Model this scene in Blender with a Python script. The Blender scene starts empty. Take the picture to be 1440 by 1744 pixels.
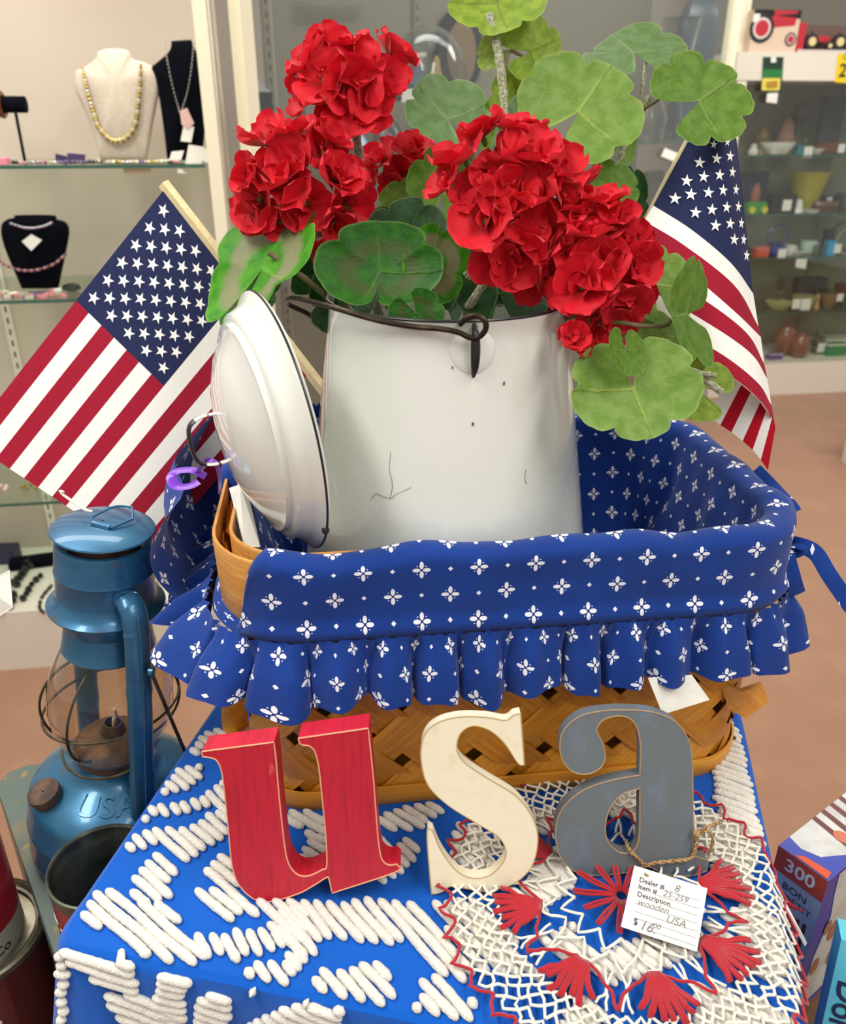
import bpy, bmesh, math, random
from mathutils import Vector, Matrix, noise
R_ = random.Random(7)
PI = math.pi
sc = bpy.context.scene
C = sc.collection
# ------------------------------------------------------------------ camera, world, lights, exposure
F_PX = 1400.0; CAMZ = 1.50; PITCH = math.radians(25.4)
cam_d = bpy.data.cameras.new('camera'); cam = bpy.data.objects.new('camera', cam_d); C.objects.link(cam)
cam.location = (0, 0, CAMZ); cam.rotation_euler = (PI/2-PITCH, 0, 0)
cam_d.sensor_fit = 'HORIZONTAL'; cam_d.sensor_width = 36; cam_d.lens = F_PX/1440*36
cam_d.clip_start = .02; cam_d.dof.use_dof = True; cam_d.dof.focus_distance = .66; cam_d.dof.aperture_fstop = 11
sc.camera = cam
w = bpy.data.worlds.new('world'); sc.world = w; w.use_nodes = True
w.node_tree.nodes['Background'].inputs[0].default_value = (1.0, .965, .91, 1)
w.node_tree.nodes['Background'].inputs[1].default_value = .38
def area(name, loc, rot, sx, sy, power, col=(1, .97, .92)):
    l = bpy.data.lights.new(name, 'AREA'); l.shape = 'RECTANGLE'; l.size = sx; l.size_y = sy
    l.energy = power; l.color = col
    o = bpy.data.objects.new(name, l); C.objects.link(o); o.location = loc; o.rotation_euler = rot
    return o
area('fluorescent_light', (-.9, .3, 2.75), (0, 0, 0), .35, 1.6, 24)
area('fluorescent_light', (.9, -.4, 2.75), (math.radians(10), 0, 0), .5, 1.6, 19)
area('fluorescent_light', (-.9, 1.75, 2.75), (math.radians(12), 0, 0), 1.5, .4, 15, (1, .93, .82))
area('fluorescent_light', (1.9, 3.0, 2.8), (math.radians(15), 0, 0), 1.6, .5, 30)
area('fluorescent_light', (.2, 2.9, 2.8), (math.radians(15), 0, 0), 1.6, .4, 12)
sc.view_settings.view_transform = 'Standard'; sc.view_settings.look = 'None'
sc.view_settings.exposure = .60; sc.view_settings.gamma = 1; sc.view_settings.use_curve_mapping = False
# ------------------------------------------------------------------ helpers
T = .98                                        # height of the stand's top
def ray(px, py):
    rx = (px-720)/F_PX; d = (py-872)/F_PX
    cp, sp = math.cos(PITCH), math.sin(PITCH)
    return Vector((rx, cp-d*sp, -sp-d*cp))
def P(px, py, y=None, z=None, t=None):
    r = ray(px, py)
    if y is not None: t = y/r.y
    elif z is not None: t = (z-CAMZ)/r.z
    return Vector((0, 0, CAMZ))+r*t
def PV(px, py, A, B):                          # point of the vertical plane through A-B seen at a pixel
    r = ray(px, py); n = Vector((-(B[1]-A[1]), B[0]-A[0], 0))
    t = n.dot(Vector((A[0], A[1], 0)))/n.dot(r)
    return Vector((0, 0, CAMZ))+r*t
RIGHT = Vector((1, 0, 0)); UP = Vector((0, math.sin(PITCH), math.cos(PITCH))); BACK = Vector((0, -math.cos(PITCH), math.sin(PITCH)))
def lerp(a, b, t): return a+(b-a)*t
def sstep(a, b, x):
    t = max(0., min(1., (x-a)/(b-a))); return t*t*(3-2*t)
class MB:
    def __init__(s): s.v = []; s.f = []; s.mi = []; s.uv = []; s.has_uv = False
    def add(s, vs, fs, mi=0, uvs=None):
        o = len(s.v); s.v += [Vector(v) for v in vs]
        for i, f in enumerate(fs):
            s.f.append([o+k for k in f]); s.mi.append(mi if isinstance(mi, int) else mi[i])
        if uvs: s.has_uv = True; s.uv += uvs
        else: s.uv += [(v[0], v[1]) for v in vs]
        return s
    def box(s, c, size, rz=0, M=None, mi=0, bev=0):
        x, y, z = [k/2 for k in size]
        if bev:
            b = min(bev, x*.45, y*.45, z*.9); vs = []
            ring = [(-x+b, -y), (x-b, -y), (x, -y+b), (x, y-b), (x-b, y), (-x+b, y), (-x, y-b), (-x, -y+b)]
            ins = [(-x+b, -y+b), (x-b, -y+b), (x-b, -y+b), (x-b, y-b), (x-b, y-b), (-x+b, y-b), (-x+b, y-b), (-x+b, -y+b)]
            vs += [(a, bb, -z) for a, bb in ring]+[(a, bb, z-b) for a, bb in ring]+[(lerp(a, i[0], .75), lerp(bb, i[1], .75), z) for (a, bb), i in zip(ring, ins)]
            fs = [[7-k for k in range(8)]]+[[16+k for k in range(8)]]
            for r in range(2):
                for k in range(8): fs.append([r*8+k, r*8+(k+1) % 8, r*8+8+(k+1) % 8, r*8+8+k])
        else:
            vs = [(-x, -y, -z), (x, -y, -z), (x, y, -z), (-x, y, -z), (-x, -y, z), (x, -y, z), (x, y, z), (-x, y, z)]
            fs = [[3, 2, 1, 0], [4, 5, 6, 7], [0, 1, 5, 4], [1, 2, 6, 5], [2, 3, 7, 6], [3, 0, 4, 7]]
        m = M if M is not None else Matrix.Rotation(rz, 4, 'Z')
        return s.add([Vector(c)+(m.to_3x3() @ Vector(v)) for v in vs], fs, mi)
    def tube(s, pts, r, n=8, closed=False, mi=0, flat=1., up=None, cap=True):
        pts = [Vector(p) for p in pts]; N = len(pts); vs = []; prev = None
        for i, p in enumerate(pts):
            a = pts[(i-1) % N] if (i > 0 or closed) else p
            b = pts[(i+1) % N] if (i < N-1 or closed) else p
            tg = (b-a).normalized() if (b-a).length > 1e-9 else Vector((0, 0, 1))
            if up is not None: u = Vector(up)
            elif prev is None: u = Vector((0, 0, 1)) if abs(tg.z) < .9 else Vector((1, 0, 0))
            else: u = prev
            u = (u-tg*u.dot(tg))
            u = u.normalized() if u.length > 1e-6 else tg.orthogonal().normalized()
            prev = u; w_ = tg.cross(u)
            rr = r[i] if isinstance(r, (list, tuple)) else r
            for k in range(n):
                an = 2*PI*k/n; vs.append(p+u*math.sin(an)*rr*flat+w_*math.cos(an)*rr)
        fs = []
        for i in range(N if closed else N-1):
            for k in range(n):
                a = i*n+k; b = i*n+(k+1) % n; c = ((i+1) % N)*n+(k+1) % n; d = ((i+1) % N)*n+k
                fs.append([a, b, c, d])
        if not closed and cap: fs += [[k for k in range(n)][::-1], [(N-1)*n+k for k in range(n)]]
        return s.add(vs, fs, mi)
    def lathe(s, prof, c=(0, 0, 0), n=32, M=None, mi=0, cap=True, sx=1, sy=1):
        vs = []; fs = []; m = M.to_3x3() if M is not None else Matrix.Identity(3)
        for r, z in prof:
            for k in range(n):
                a = 2*PI*k/n; vs.append(Vector(c)+m @ Vector((r*math.cos(a)*sx, r*math.sin(a)*sy, z)))
        for i in range(len(prof)-1):
            for k in range(n): fs.append([i*n+k, i*n+(k+1) % n, (i+1)*n+(k+1) % n, (i+1)*n+k])
        if cap:
            if prof[0][0] > 1e-5: fs.append([k for k in range(n)][::-1])
            if prof[-1][0] > 1e-5: fs.append([(len(prof)-1)*n+k for k in range(n)])
        return s.add(vs, fs, mi)
    def grid(s, fn, nu, nv, mi=0, wrap=False, uvf=None):
        vs = []; uv = []; fs = []; cu = nu if wrap else nu+1
        for j in range(nv+1):
            for i in range(cu):
                vs.append(fn(i/nu, j/nv)); uv.append(uvf(i/nu, j/nv) if uvf else (i/nu, j/nv))
        for j in range(nv):
            for i in range(nu): fs.append([j*cu+i, j*cu+(i+1) % cu, (j+1)*cu+(i+1) % cu, (j+1)*cu+i])
        if callable(mi): mi = [mi(i, j) for j in range(nv) for i in range(nu)]
        return s.add(vs, fs, mi, uv)
    def prism(s, front, back, mi=0):          # two matching 3-D outlines, capped
        n = len(front)
        return s.add(list(front)+list(back), [list(range(n)), [2*n-1-k for k in range(n)]]+[[k, n+k, n+(k+1) % n, (k+1) % n] for k in range(n)], mi)
    def ball(s, c, r, n=8, m=5, mi=0, sz=1):
        prof = [(r*math.sin(PI*k/m), -r*sz*math.cos(PI*k/m)) for k in range(m+1)]
        prof[0] = (r*.02, -r*sz); prof[-1] = (r*.02, r*sz)
        return s.lathe(prof, c, n, mi=mi)
    def mesh(s, name, mats, off=Vector((0, 0, 0)), smooth=True, angle=35):
        me = bpy.data.meshes.new(name); me.from_pydata([v-off for v in s.v], [], s.f)
        for m in (mats if isinstance(mats, (list, tuple)) else [mats]): me.materials.append(m)
        for p, mi in zip(me.polygons, s.mi): p.material_index = mi; p.use_smooth = smooth
        uvl = me.uv_layers.new(name='uv')
        for l in me.loops: uvl.data[l.index].uv = s.uv[l.vertex_index]
        me.validate(); me.update()
        if smooth and angle < 180: me.set_sharp_from_angle(angle=math.radians(angle))
        return me
def link(name, me, parent=None):
    o = bpy.data.objects.new(name, me); C.objects.link(o); o.parent = parent; return o
def base_of(parent):
    o = Vector((0, 0, 0)); p = parent
    while p is not None: o += p.location; p = p.parent
    return o
def part(name, mb, mats, parent, smooth=True, angle=35, label=None, kind=None):
    o = link(name, mb.mesh(name, mats, base_of(parent), smooth, angle), parent)
    if label: o['label'] = label
    if kind: o['kind'] = kind
    return o
def thing(name, label, cat, loc, group=None, rot=None):
    o = bpy.data.objects.new(name, None); C.objects.link(o); o.location = loc; o.empty_display_size = .02
    if rot: o.rotation_euler = rot
    o['label'] = label; o['category'] = cat
    if group: o['group'] = group
    return o
def single(name, mb, mats, label, cat, group=None, smooth=True, angle=35, loc=None):
    zs = min(v.z for v in mb.v); cx = sum(v.x for v in mb.v)/len(mb.v); cy = sum(v.y for v in mb.v)/len(mb.v)
    off = Vector(loc) if loc else Vector((cx, cy, zs))
    o = link(name, mb.mesh(name, mats, off, smooth, angle)); o.location = off
    o['label'] = label; o['category'] = cat
    if group: o['group'] = group
    return o
def struct(name, mb, mats, smooth=False):
    o = link(name, mb.mesh(name, mats, Vector((0, 0, 0)), smooth)); o['kind'] = 'structure'; return o
def text_mb(mb, s, size, M, mi=0, align='LEFT', bold=0, shear=0, depth=0, warp=None, spacing=1):
    cu = bpy.data.curves.new('t', 'FONT'); cu.body = s; cu.size = 1; cu.align_x = align; cu.align_y = 'CENTER'
    cu.offset = bold/size; cu.shear = shear; cu.extrude = depth/size; cu.resolution_u = 3; cu.space_character = spacing
    o = bpy.data.objects.new('t', cu); C.objects.link(o)
    bpy.context.view_layer.update()
    me = o.evaluated_get(bpy.context.evaluated_depsgraph_get()).to_mesh()
    vs = [v.co*size for v in me.vertices]; fs = [list(p.vertices) for p in me.polygons]
    bpy.data.objects.remove(o); bpy.data.curves.remove(cu)
    vs = [warp(v) for v in vs] if warp else [M @ v for v in vs]
    return mb.add(vs, fs, mi)
def frame_m(o, x, y):                          # matrix: origin, x axis, y axis (z = x cross y)
    x = x.normalized(); y = (y-x*y.dot(x)).normalized(); z = x.cross(y)
    m = Matrix.Identity(4)
    for i in range(3): m[i][0] = x[i]; m[i][1] = y[i]; m[i][2] = z[i]; m[i][3] = o[i]
    return m
def spline(pts, sub=5, closed=True, sharp=None):
    sharp = sharp or (50 if closed else 135)
    return _spline(pts, sub, closed, sharp)
def _spline(pts, sub, closed, sharp):  # Catmull-Rom, keeps hard corners
    n = len(pts); pts = [Vector(p) for p in pts]; out = []
    def corner(i):
        if not closed and (i == 0 or i == n-1): return True
        a = (pts[i]-pts[(i-1) % n]); b = (pts[(i+1) % n]-pts[i])
        if a.length < 1e-9 or b.length < 1e-9: return True
        return math.degrees(a.angle(b)) > sharp
    for i in range(n if closed else n-1):
        p1 = pts[i]; p2 = pts[(i+1) % n]
        p0 = pts[(i-1) % n] if not corner(i) else p1*2-p2
        p3 = pts[(i+2) % n] if not corner((i+1) % n) else p2*2-p1
        for k in range(sub):
            t = k/sub
            out.append(.5*((2*p1)+(p2-p0)*t+(2*p0-5*p1+4*p2-p3)*t*t+(3*p1-p0-3*p2+p3)*t**3))
    if not closed: out.append(pts[-1])
    return out
def plate(outlines, M, thick, bevel=0):         # 2-D outlines (outer + holes) -> solid, front face at z=0, back at -thick
    cu = bpy.data.curves.new('c', 'CURVE'); cu.dimensions = '2D'; cu.fill_mode = 'BOTH'
    cu.extrude = thick/2-bevel; cu.bevel_depth = bevel; cu.bevel_resolution = 1; cu.offset = -bevel
    for ol in outlines:
        sp = cu.splines.new('POLY'); sp.points.add(len(ol)-1); sp.use_cyclic_u = True
        for p, q in zip(sp.points, ol): p.co = (q[0], q[1], 0, 1)
    o = bpy.data.objects.new('c', cu); C.objects.link(o); bpy.context.view_layer.update()
    me = o.evaluated_get(bpy.context.evaluated_depsgraph_get()).to_mesh()
    mb = MB(); mb.add([M @ (v.co+Vector((0, 0, -thick/2))) for v in me.vertices], [list(p.vertices) for p in me.polygons], 0,
                      [(v.co.x, v.co.y) for v in me.vertices])
    bpy.data.objects.remove(o); bpy.data.curves.remove(cu)
    return mb
# ------------------------------------------------------------------ materials
def lin(c):
    c = [x/255 for x in c[:3]]
    return tuple([x/12.92 if x <= .04045 else ((x+.055)/1.055)**2.4 for x in c]+[1])
class X:
    def __init__(s, nt, so): s.nt = nt; s.so = so
    def op(s, o, b=None, c=None):
        n = s.nt.nodes.new('ShaderNodeMath'); n.operation = o
        for i, q in enumerate((s, b, c)):
            if q is None: continue
            if isinstance(q, X): s.nt.links.new(q.so, n.inputs[i])
            else: n.inputs[i].default_value = q
        return X(s.nt, n.outputs[0])
    def __add__(s, b): return s.op('ADD', b)
    def __sub__(s, b): return s.op('SUBTRACT', b)
    def __mul__(s, b): return s.op('MULTIPLY', b)
    def __truediv__(s, b): return s.op('DIVIDE', b)
    def lt(s, b): return s.op('LESS_THAN', b)
    def gt(s, b): return s.op('GREATER_THAN', b)
    def abs(s): return s.op('ABSOLUTE')
    def sq(s): return s.op('MULTIPLY', s)
    def frac(s): return s.op('FRACT')
    def max(s, b): return s.op('MAXIMUM', b)
    def min(s, b): return s.op('MINIMUM', b)
    def sm(s, a, b):
        n = s.nt.nodes.new('ShaderNodeMapRange'); n.interpolation_type = 'SMOOTHSTEP'; s.nt.links.new(s.so, n.inputs[0])
        n.inputs[1].default_value = a; n.inputs[2].default_value = b; return X(s.nt, n.outputs[0])
class Mat:
    def __init__(s, name, col, rough=.5, metal=0, coat=0, sheen=0, spec=.5):
        s.m = bpy.data.materials.new(name); s.m.use_nodes = True; s.nt = s.m.node_tree
        s.b = s.nt.nodes['Principled BSDF']; s.b.inputs['Base Color'].default_value = lin(col)
        s.b.inputs['Roughness'].default_value = rough; s.b.inputs['Metallic'].default_value = metal
        s.b.inputs['Coat Weight'].default_value = coat; s.b.inputs['Coat Roughness'].default_value = .06
        s.b.inputs['Sheen Weight'].default_value = sheen; s.b.inputs['Specular IOR Level'].default_value = spec
        r = s.nt.nodes.new('ShaderNodeRGB'); r.outputs[0].default_value = lin(col); s.col = r.outputs[0]
        s.nt.links.new(s.col, s.b.inputs['Base Color'])
    def coords(s, kind='Object', scale=(1, 1, 1)):
        tc = s.nt.nodes.new('ShaderNodeTexCoord'); mp = s.nt.nodes.new('ShaderNodeMapping'); mp.inputs['Scale'].default_value = scale
        s.nt.links.new(tc.outputs[kind], mp.inputs[0]); return mp.outputs[0]
    def noise(s, scale, kind='Object', stretch=(1, 1, 1), detail=3, dist=0):
        n = s.nt.nodes.new('ShaderNodeTexNoise'); n.inputs['Scale'].default_value = scale; n.inputs['Detail'].default_value = detail
        n.inputs['Distortion'].default_value = dist
        s.nt.links.new(s.coords(kind, stretch), n.inputs['Vector']); return X(s.nt, n.outputs['Fac'])
    def uvxy(s):
        sp = s.nt.nodes.new('ShaderNodeSeparateXYZ'); s.nt.links.new(s.coords('UV'), sp.inputs[0])
        return X(s.nt, sp.outputs[0]), X(s.nt, sp.outputs[1])
    def mix(s, fac, col, mode='MIX'):
        n = s.nt.nodes.new('ShaderNodeMix'); n.data_type = 'RGBA'; n.blend_type = mode
        if isinstance(fac, X): s.nt.links.new(fac.so, n.inputs[0])
        else: n.inputs[0].default_value = fac
        s.nt.links.new(s.col, n.inputs[6]); n.inputs[7].default_value = lin(col)
        s.col = n.outputs[2]; s.nt.links.new(s.col, s.b.inputs['Base Color']); return s
    def bump(s, h, strength=.3, dist=.001):
        n = s.nt.nodes.new('ShaderNodeBump'); n.inputs['Strength'].default_value = strength; n.inputs['Distance'].default_value = dist
        s.nt.links.new(h.so, n.inputs['Height'])
        if s.b.inputs['Normal'].is_linked: s.nt.links.new(s.b.inputs['Normal'].links[0].from_socket, n.inputs['Normal'])
        s.nt.links.new(n.outputs[0], s.b.inputs['Normal']); return s
    def rough(s, x): s.nt.links.new(x.so, s.b.inputs['Roughness']); return s
def plain(name, col, rough=.5, metal=0, var=None, vs=20, **k):
    M = Mat(name, col, rough, metal, **k)
    if var: M.mix(M.noise(vs).sm(.42, .66), var)
    return M.m
def glassy(name, tint=(255, 255, 255), refl=.25, rough=.02):
    m = bpy.data.materials.new(name); m.use_nodes = True; nt = m.node_tree; nt.nodes.clear()
    o = nt.nodes.new('ShaderNodeOutputMaterial'); mx = nt.nodes.new('ShaderNodeMixShader'); t = nt.nodes.new('ShaderNodeBsdfTransparent')
    g = nt.nodes.new('ShaderNodeBsdfGlossy'); lw = nt.nodes.new('ShaderNodeLayerWeight'); lw.inputs[0].default_value = .5
    fc = ((X(nt, lw.outputs['Facing'])).op('POWER', 3.5))*(refl*3)+.05
    t.inputs[0].default_value = lin(tint); g.inputs['Roughness'].default_value = rough; g.inputs[0].default_value = (.95, .95, .95, 1)
    nt.links.new(fc.so, mx.inputs[0]); nt.links.new(t.outputs[0], mx.inputs[1]); nt.links.new(g.outputs[0], mx.inputs[2])
    nt.links.new(mx.outputs[0], o.inputs[0]); return m
# carpet
_m = Mat('carpet', (172, 128, 98), .95, sheen=.2); _m.mix(_m.noise(500, detail=2).sm(.35, .7), (148, 104, 80)); _m.mix(_m.noise(6).sm(.4, .8)*.5, (182, 136, 106)); _m.bump(_m.noise(600), .5, .004)
CARPET = _m.m
WHITEP = plain('white_painted_board', (226, 218, 203), .5)
CREAM = plain('cream_painted_frame', (236, 228, 200), .45)
WALLM = plain('wall_paint', (196, 186, 172), .8)
_m = Mat('warm_back_panel', (205, 192, 176), .8); _m.mix(_m.noise(1.6, detail=1).sm(.35, .7), (188, 174, 158)); PANEL = _m.m
GREYPANEL = plain('grey_back_panel', (122, 117, 106), .8)
GREENPANEL = plain('grey_green_back_panel', (128, 126, 108), .7)
SLOT = plain('dark_slot', (60, 56, 52), .6)
GLASS = glassy('clear_glass', (246, 248, 246), .14); SHELFG = glassy('shelf_glass', (238, 246, 240), .2)
GREENEDGE = plain('green_glass_edge', (52, 92, 78), .15)
_m = Mat('enamel', (224, 225, 216), .14, coat=.6); _m.mix(_m.noise(9, detail=4, dist=.6).sm(.5, .75)*.35, (196, 196, 190)); _m.rough(_m.noise(14)*.14+.07)
_m.bump(_m.noise(18, detail=1), .12, .004); ENAMEL = _m.m
IRON = plain('dark_wire', (52, 44, 38), .4, .85, (86, 70, 56), 60)
CHIP = plain('chipped_black_enamel', (24, 23, 24), .35)
# blue calico with white flower sprigs (uv in metres)
def calico():
    M = Mat('blue_calico', (6, 50, 130), .85, sheen=.15, spec=.25)
    M.mix(M.noise(14, detail=5).sm(.35, .75)*.55, (4, 36, 106)); M.mix(M.noise(1800, 'UV', detail=1).sm(.45, .7)*.35, (28, 80, 160))
    u, v = M.uvxy(); p = .0415
    def lay(du, dv):
        return (((u/p+du).frac()-.5)*p).abs(), (((v/p+dv).frac()-.5)*p).abs()
    fl = None
    for du, dv in ((0, 0), (.5, .5)):
        x, y = lay(du, dv); a = x.max(y); b = x.min(y)
        pet = (((a-.0037)/.0028).sq()+(b/.0015).sq()).lt(1)
        dot = (((a-.0031).sq()+(b-.0031).sq())).lt(.00045**2)
        f = pet.max(dot); fl = f if fl is None else fl.max(f)
    for du, dv in ((.5, 0), (0, .5)):
        x, y = lay(du, dv); fl = fl.max((x+y).lt(.0018))
    dk = None
    for du, dv in ((0, 0), (.5, .5)):
        x, y = lay(du, dv); d = (x+y).lt(.0055)*(x.max(y)).lt(.0046); dk = d if dk is None else dk.max(d)
    M.mix(dk*.5, (8, 28, 92)); M.mix(fl*.93, (236, 238, 246))
    M.bump(M.noise(900, 'UV', detail=2), .25, .0006); M.bump(M.noise(45, detail=3), .35, .004)
    return M.m
CALICO = calico()
_m = Mat('blue_cotton', (0, 86, 184), .9, sheen=.2, spec=.2); _m.mix(_m.noise(7).sm(.4, .75)*.5, (0, 74, 166)); _m.bump(_m.noise(1500), .2, .0005); BLUECLOTH = _m.m
_m = Mat('white_chenille', (236, 231, 220), .95, sheen=.5, spec=.15); _m.mix(_m.noise(300).sm(.5, .75)*.5, (210, 202, 188)); _m.bump(_m.noise(700, detail=4), .9, .002); CHENILLE = _m.m
def wood(name, a, b, c, kind='UV', st=(1.5, 40, 1), rough=.42):
    M = Mat(name, a, rough, coat=.15); M.mix(M.noise(6, kind, st, 6, .4).sm(.3, .7), b); M.mix(M.noise(30, kind, (1, 25, 1), 3).sm(.55, .8)*.6, c)
    M.mix(M.noise(7, 'Object').sm(.5, .8)*.5, b); M.bump(M.noise(20, kind, (1, 40, 1)), .25, .0006); return M.m
SPLINT = wood('golden_splint', (226, 158, 46), (204, 132, 32), (168, 98, 20))
SPLINT2 = wood('dark_golden_splint', (214, 142, 36), (188, 116, 26), (150, 84, 18))
RIMW = wood('pale_rim_wood', (214, 160, 84), (192, 130, 58), (140, 84, 34), 'Object', (4, 4, 60))
POLEW = wood('pale_flag_stick_wood', (238, 222, 176), (228, 206, 154), (206, 178, 128), 'Object', (30, 30, 30))
_m = Mat('red_painted_wood', (196, 22, 50), .5); _m.mix(_m.noise(5, 'UV', (60, 4, 1), 5, .5).sm(.4, .75)*.7, (160, 16, 38)); _m.mix(_m.noise(25, 'UV', (5, 1.2, 1), 4).sm(.69, .74)*.5, (226, 110, 104))
_m.bump(_m.noise(25, 'UV', (30, 2, 1)), .3, .0005); REDWOOD = _m.m
_m = Mat('cream_painted_wood', (240, 230, 202), .5); _m.mix(_m.noise(4, 'UV', (20, 20, 1), 5).sm(.5, .8)*.5, (218, 200, 156)); CREAMWOOD = _m.m
_m = Mat('grey_painted_wood', (104, 111, 115), .6); _m.mix(_m.noise(4, 'UV', (14, 6, 1), 5).sm(.5, .7)*.6, (108, 126, 146)); _m.mix(_m.noise(20, 'UV', (50, 3, 1), 5).sm(.5, .8)*.5, (92, 98, 100)); _m.bump(_m.noise(25, 'UV', (30, 2, 1)), .3, .0005); GREYWOOD = _m.m
EDGEW = plain('worn_bare_wood_edge', (232, 170, 130), .7)
EDGEB = plain('worn_brown_wood_edge', (168, 138, 104), .7)
CREAMEDGE = plain('worn_tan_wood_edge', (196, 172, 124), .6)
REDY = Mat('red_yarn', (176, 8, 30), .85, sheen=.3); REDY.bump(REDY.noise(900), .6, .001); REDY = REDY.m
WHY = Mat('ivory_yarn', (236, 230, 212), .9, sheen=.3); WHY.bump(WHY.noise(900), .6, .001); WHY = WHY.m
TWINE = Mat('jute_twine', (184, 150, 102), .95); TWINE.mix(TWINE.noise(500).sm(.4, .7), (138, 104, 62)); TWINE.bump(TWINE.noise(700), .8, .002); TWINE = TWINE.m
CARD = plain('white_card', (240, 238, 228), .7, 0, (230, 226, 214), 12)
INK = plain('black_ink', (40, 40, 44), .7); PENCIL = plain('grey_pencil', (120, 116, 112), .8)
# flag cloth
def flagm(name, c, c2):
    M = Mat(name, c, .85, spec=.25); M.mix(M.noise(900, detail=2).sm(.4, .65)*.6, c2); M.bump(M.noise(1200), .2, .0004); return M.m
FRED = flagm('flag_red', (158, 20, 46), (136, 16, 40)); FWHITE = flagm('flag_white', (240, 236, 228), (230, 226, 216)); FBLUE = flagm('flag_navy', (29, 36, 74), (42, 49, 86))
FRED2 = flagm('flag_bright_red', (182, 10, 34), (168, 8, 30)); STARW = plain('star_white', (242, 242, 236), .8)
for _mm in (FWHITE,): pass
# petals and leaves
def petalm():
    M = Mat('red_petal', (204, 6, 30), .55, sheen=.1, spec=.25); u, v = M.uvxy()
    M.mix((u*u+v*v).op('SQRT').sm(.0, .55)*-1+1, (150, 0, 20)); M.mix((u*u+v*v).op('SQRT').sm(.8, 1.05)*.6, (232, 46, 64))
    M.bump(M.noise(7, 'UV', (9, 1, 1)), .3, .001)
    tr = M.nt.nodes.new('ShaderNodeBsdfTranslucent'); tr.inputs[0].default_value = lin((226, 16, 40)); mx = M.nt.nodes.new('ShaderNodeMixShader'); mx.inputs[0].default_value = .18
    o = M.nt.nodes['Material Output']; M.nt.links.new(M.b.outputs[0], mx.inputs[1]); M.nt.links.new(tr.outputs[0], mx.inputs[2]); M.nt.links.new(mx.outputs[0], o.inputs[0])
    return M.m
PETAL = petalm()
def leafm(name, base, var, vein, zone=None, trc=None, zr=(.45, .72)):
    M = Mat(name, base, .55, spec=.3); u, v = M.uvxy(); r = (u*u+v*v).op('SQRT'); th = v.op('ARCTAN2', u)
    M.mix(M.noise(3.5, 'UV', detail=4).sm(.35, .65), var)
    if zone:
        z = (r+M.noise(3, 'UV')*.25-.12); M.mix(z.sm(zr[0]-.12, zr[0]+.05)*(z.sm(zr[1]-.05, zr[1]+.12)*-1+1)*.8, zone)
    vv = ((th*1.75+M.noise(4, 'UV')*.25).op('SINE')).abs(); w_ = (vv*r).sm(.015, .07)*-1+1
    M.mix(w_*(r.sm(.95, .55))*.42, vein)
    v2 = ((r*9+((th*1.75).op('SINE').abs())*7).op('SINE')).abs().sm(.0, .22)*-1+1
    M.mix(v2*.14, vein)
    M.mix(r.sm(.95, 1.06)*.45, (214, 222, 150))
    M.bump((w_*-1), .5, .0015); M.bump(M.noise(9, 'UV', detail=4), .35, .002)
    tr = M.nt.nodes.new('ShaderNodeBsdfTranslucent'); M.nt.links.new(M.col, tr.inputs[0]); mx = M.nt.nodes.new('ShaderNodeMixShader'); mx.inputs[0].default_value = .28
    o = M.nt.nodes['Material Output']; M.nt.links.new(M.b.outputs[0], mx.inputs[1]); M.nt.links.new(tr.outputs[0], mx.inputs[2]); M.nt.links.new(mx.outputs[0], o.inputs[0])
    return M.m
LG = {'y': leafm('yellow_green_leaf', (140, 164, 52), (112, 140, 36), (84, 104, 34)),
      'g': leafm('grey_green_leaf', (104, 132, 84), (88, 118, 66), (140, 160, 104)),
      'l': leafm('light_green_leaf', (126, 156, 76), (104, 140, 50), (176, 192, 92)),
      'b': leafm('bright_zoned_leaf', (78, 158, 22), (52, 132, 10), (120, 180, 60), (150, 140, 112)),
      'c': leafm('zoned_leaf', (44, 104, 16), (30, 84, 12), (78, 122, 40), (66, 78, 34), zr=(.42, .62)),
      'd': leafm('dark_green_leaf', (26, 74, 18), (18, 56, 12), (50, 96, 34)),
      'm': leafm('mid_green_leaf', (104, 138, 46), (82, 120, 30), (146, 166, 90))}
STEMM = Mat('hairy_stem', (122, 122, 88), .9, sheen=.6); STEMM.mix(STEMM.noise(400).sm(.45, .6), (164, 164, 136)); STEMM.bump(STEMM.noise(500), .8, .002); STEMM = STEMM.m
STEMG = plain('green_brown_stem', (92, 92, 52), .7, 0, (120, 100, 70), 60)
# lantern
_m = Mat('blue_lantern_paint', (46, 104, 138), .3, .45, coat=.35); _m.mix(_m.noise(11, detail=4).sm(.4, .7)*.6, (28, 76, 120)); _m.mix(_m.noise(34, detail=5).sm(.62, .74)*.6, (92, 82, 76)); _m.rough(_m.noise(30, detail=4)*.35+.18)
_m.bump(_m.noise(60, detail=3), .15, .001); LBLUE = _m.m
RUST = plain('rusty_metal', (112, 84, 66), .7, .4, (72, 60, 54), 40)
WIRE = plain('olive_wire', (92, 84, 66), .4, .8, (70, 60, 46), 60)
LGLASS = glassy('lantern_glass', (240, 236, 224), .38, .03)
TEAL = Mat('worn_green_metal', (84, 98, 92), .45, .25); TEAL.mix(TEAL.noise(9, detail=5).sm(.5, .62), (110, 104, 80)); TEAL.mix(TEAL.noise(60, detail=5).sm(.6, .68)*.8, (150, 120, 50)); TEAL = TEAL.m
TIN = plain('tin_metal', (150, 144, 128), .3, .9, (110, 104, 90), 30)
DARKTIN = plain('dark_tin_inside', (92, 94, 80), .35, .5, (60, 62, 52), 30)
CANRED = plain('can_red_print', (150, 14, 34), .4, 0, (120, 8, 28), 20, coat=.3); CANDARK = plain('can_maroon_print', (84, 12, 26), .35, coat=.3)
BLK = plain('black_velvet', (7, 9, 18), 1., spec=.1); BLK2 = plain('black_gloss', (20, 20, 22), .3)
def col(name, c, rough=.5, metal=0, **k): return plain(name, c, rough, metal, **k)
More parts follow.
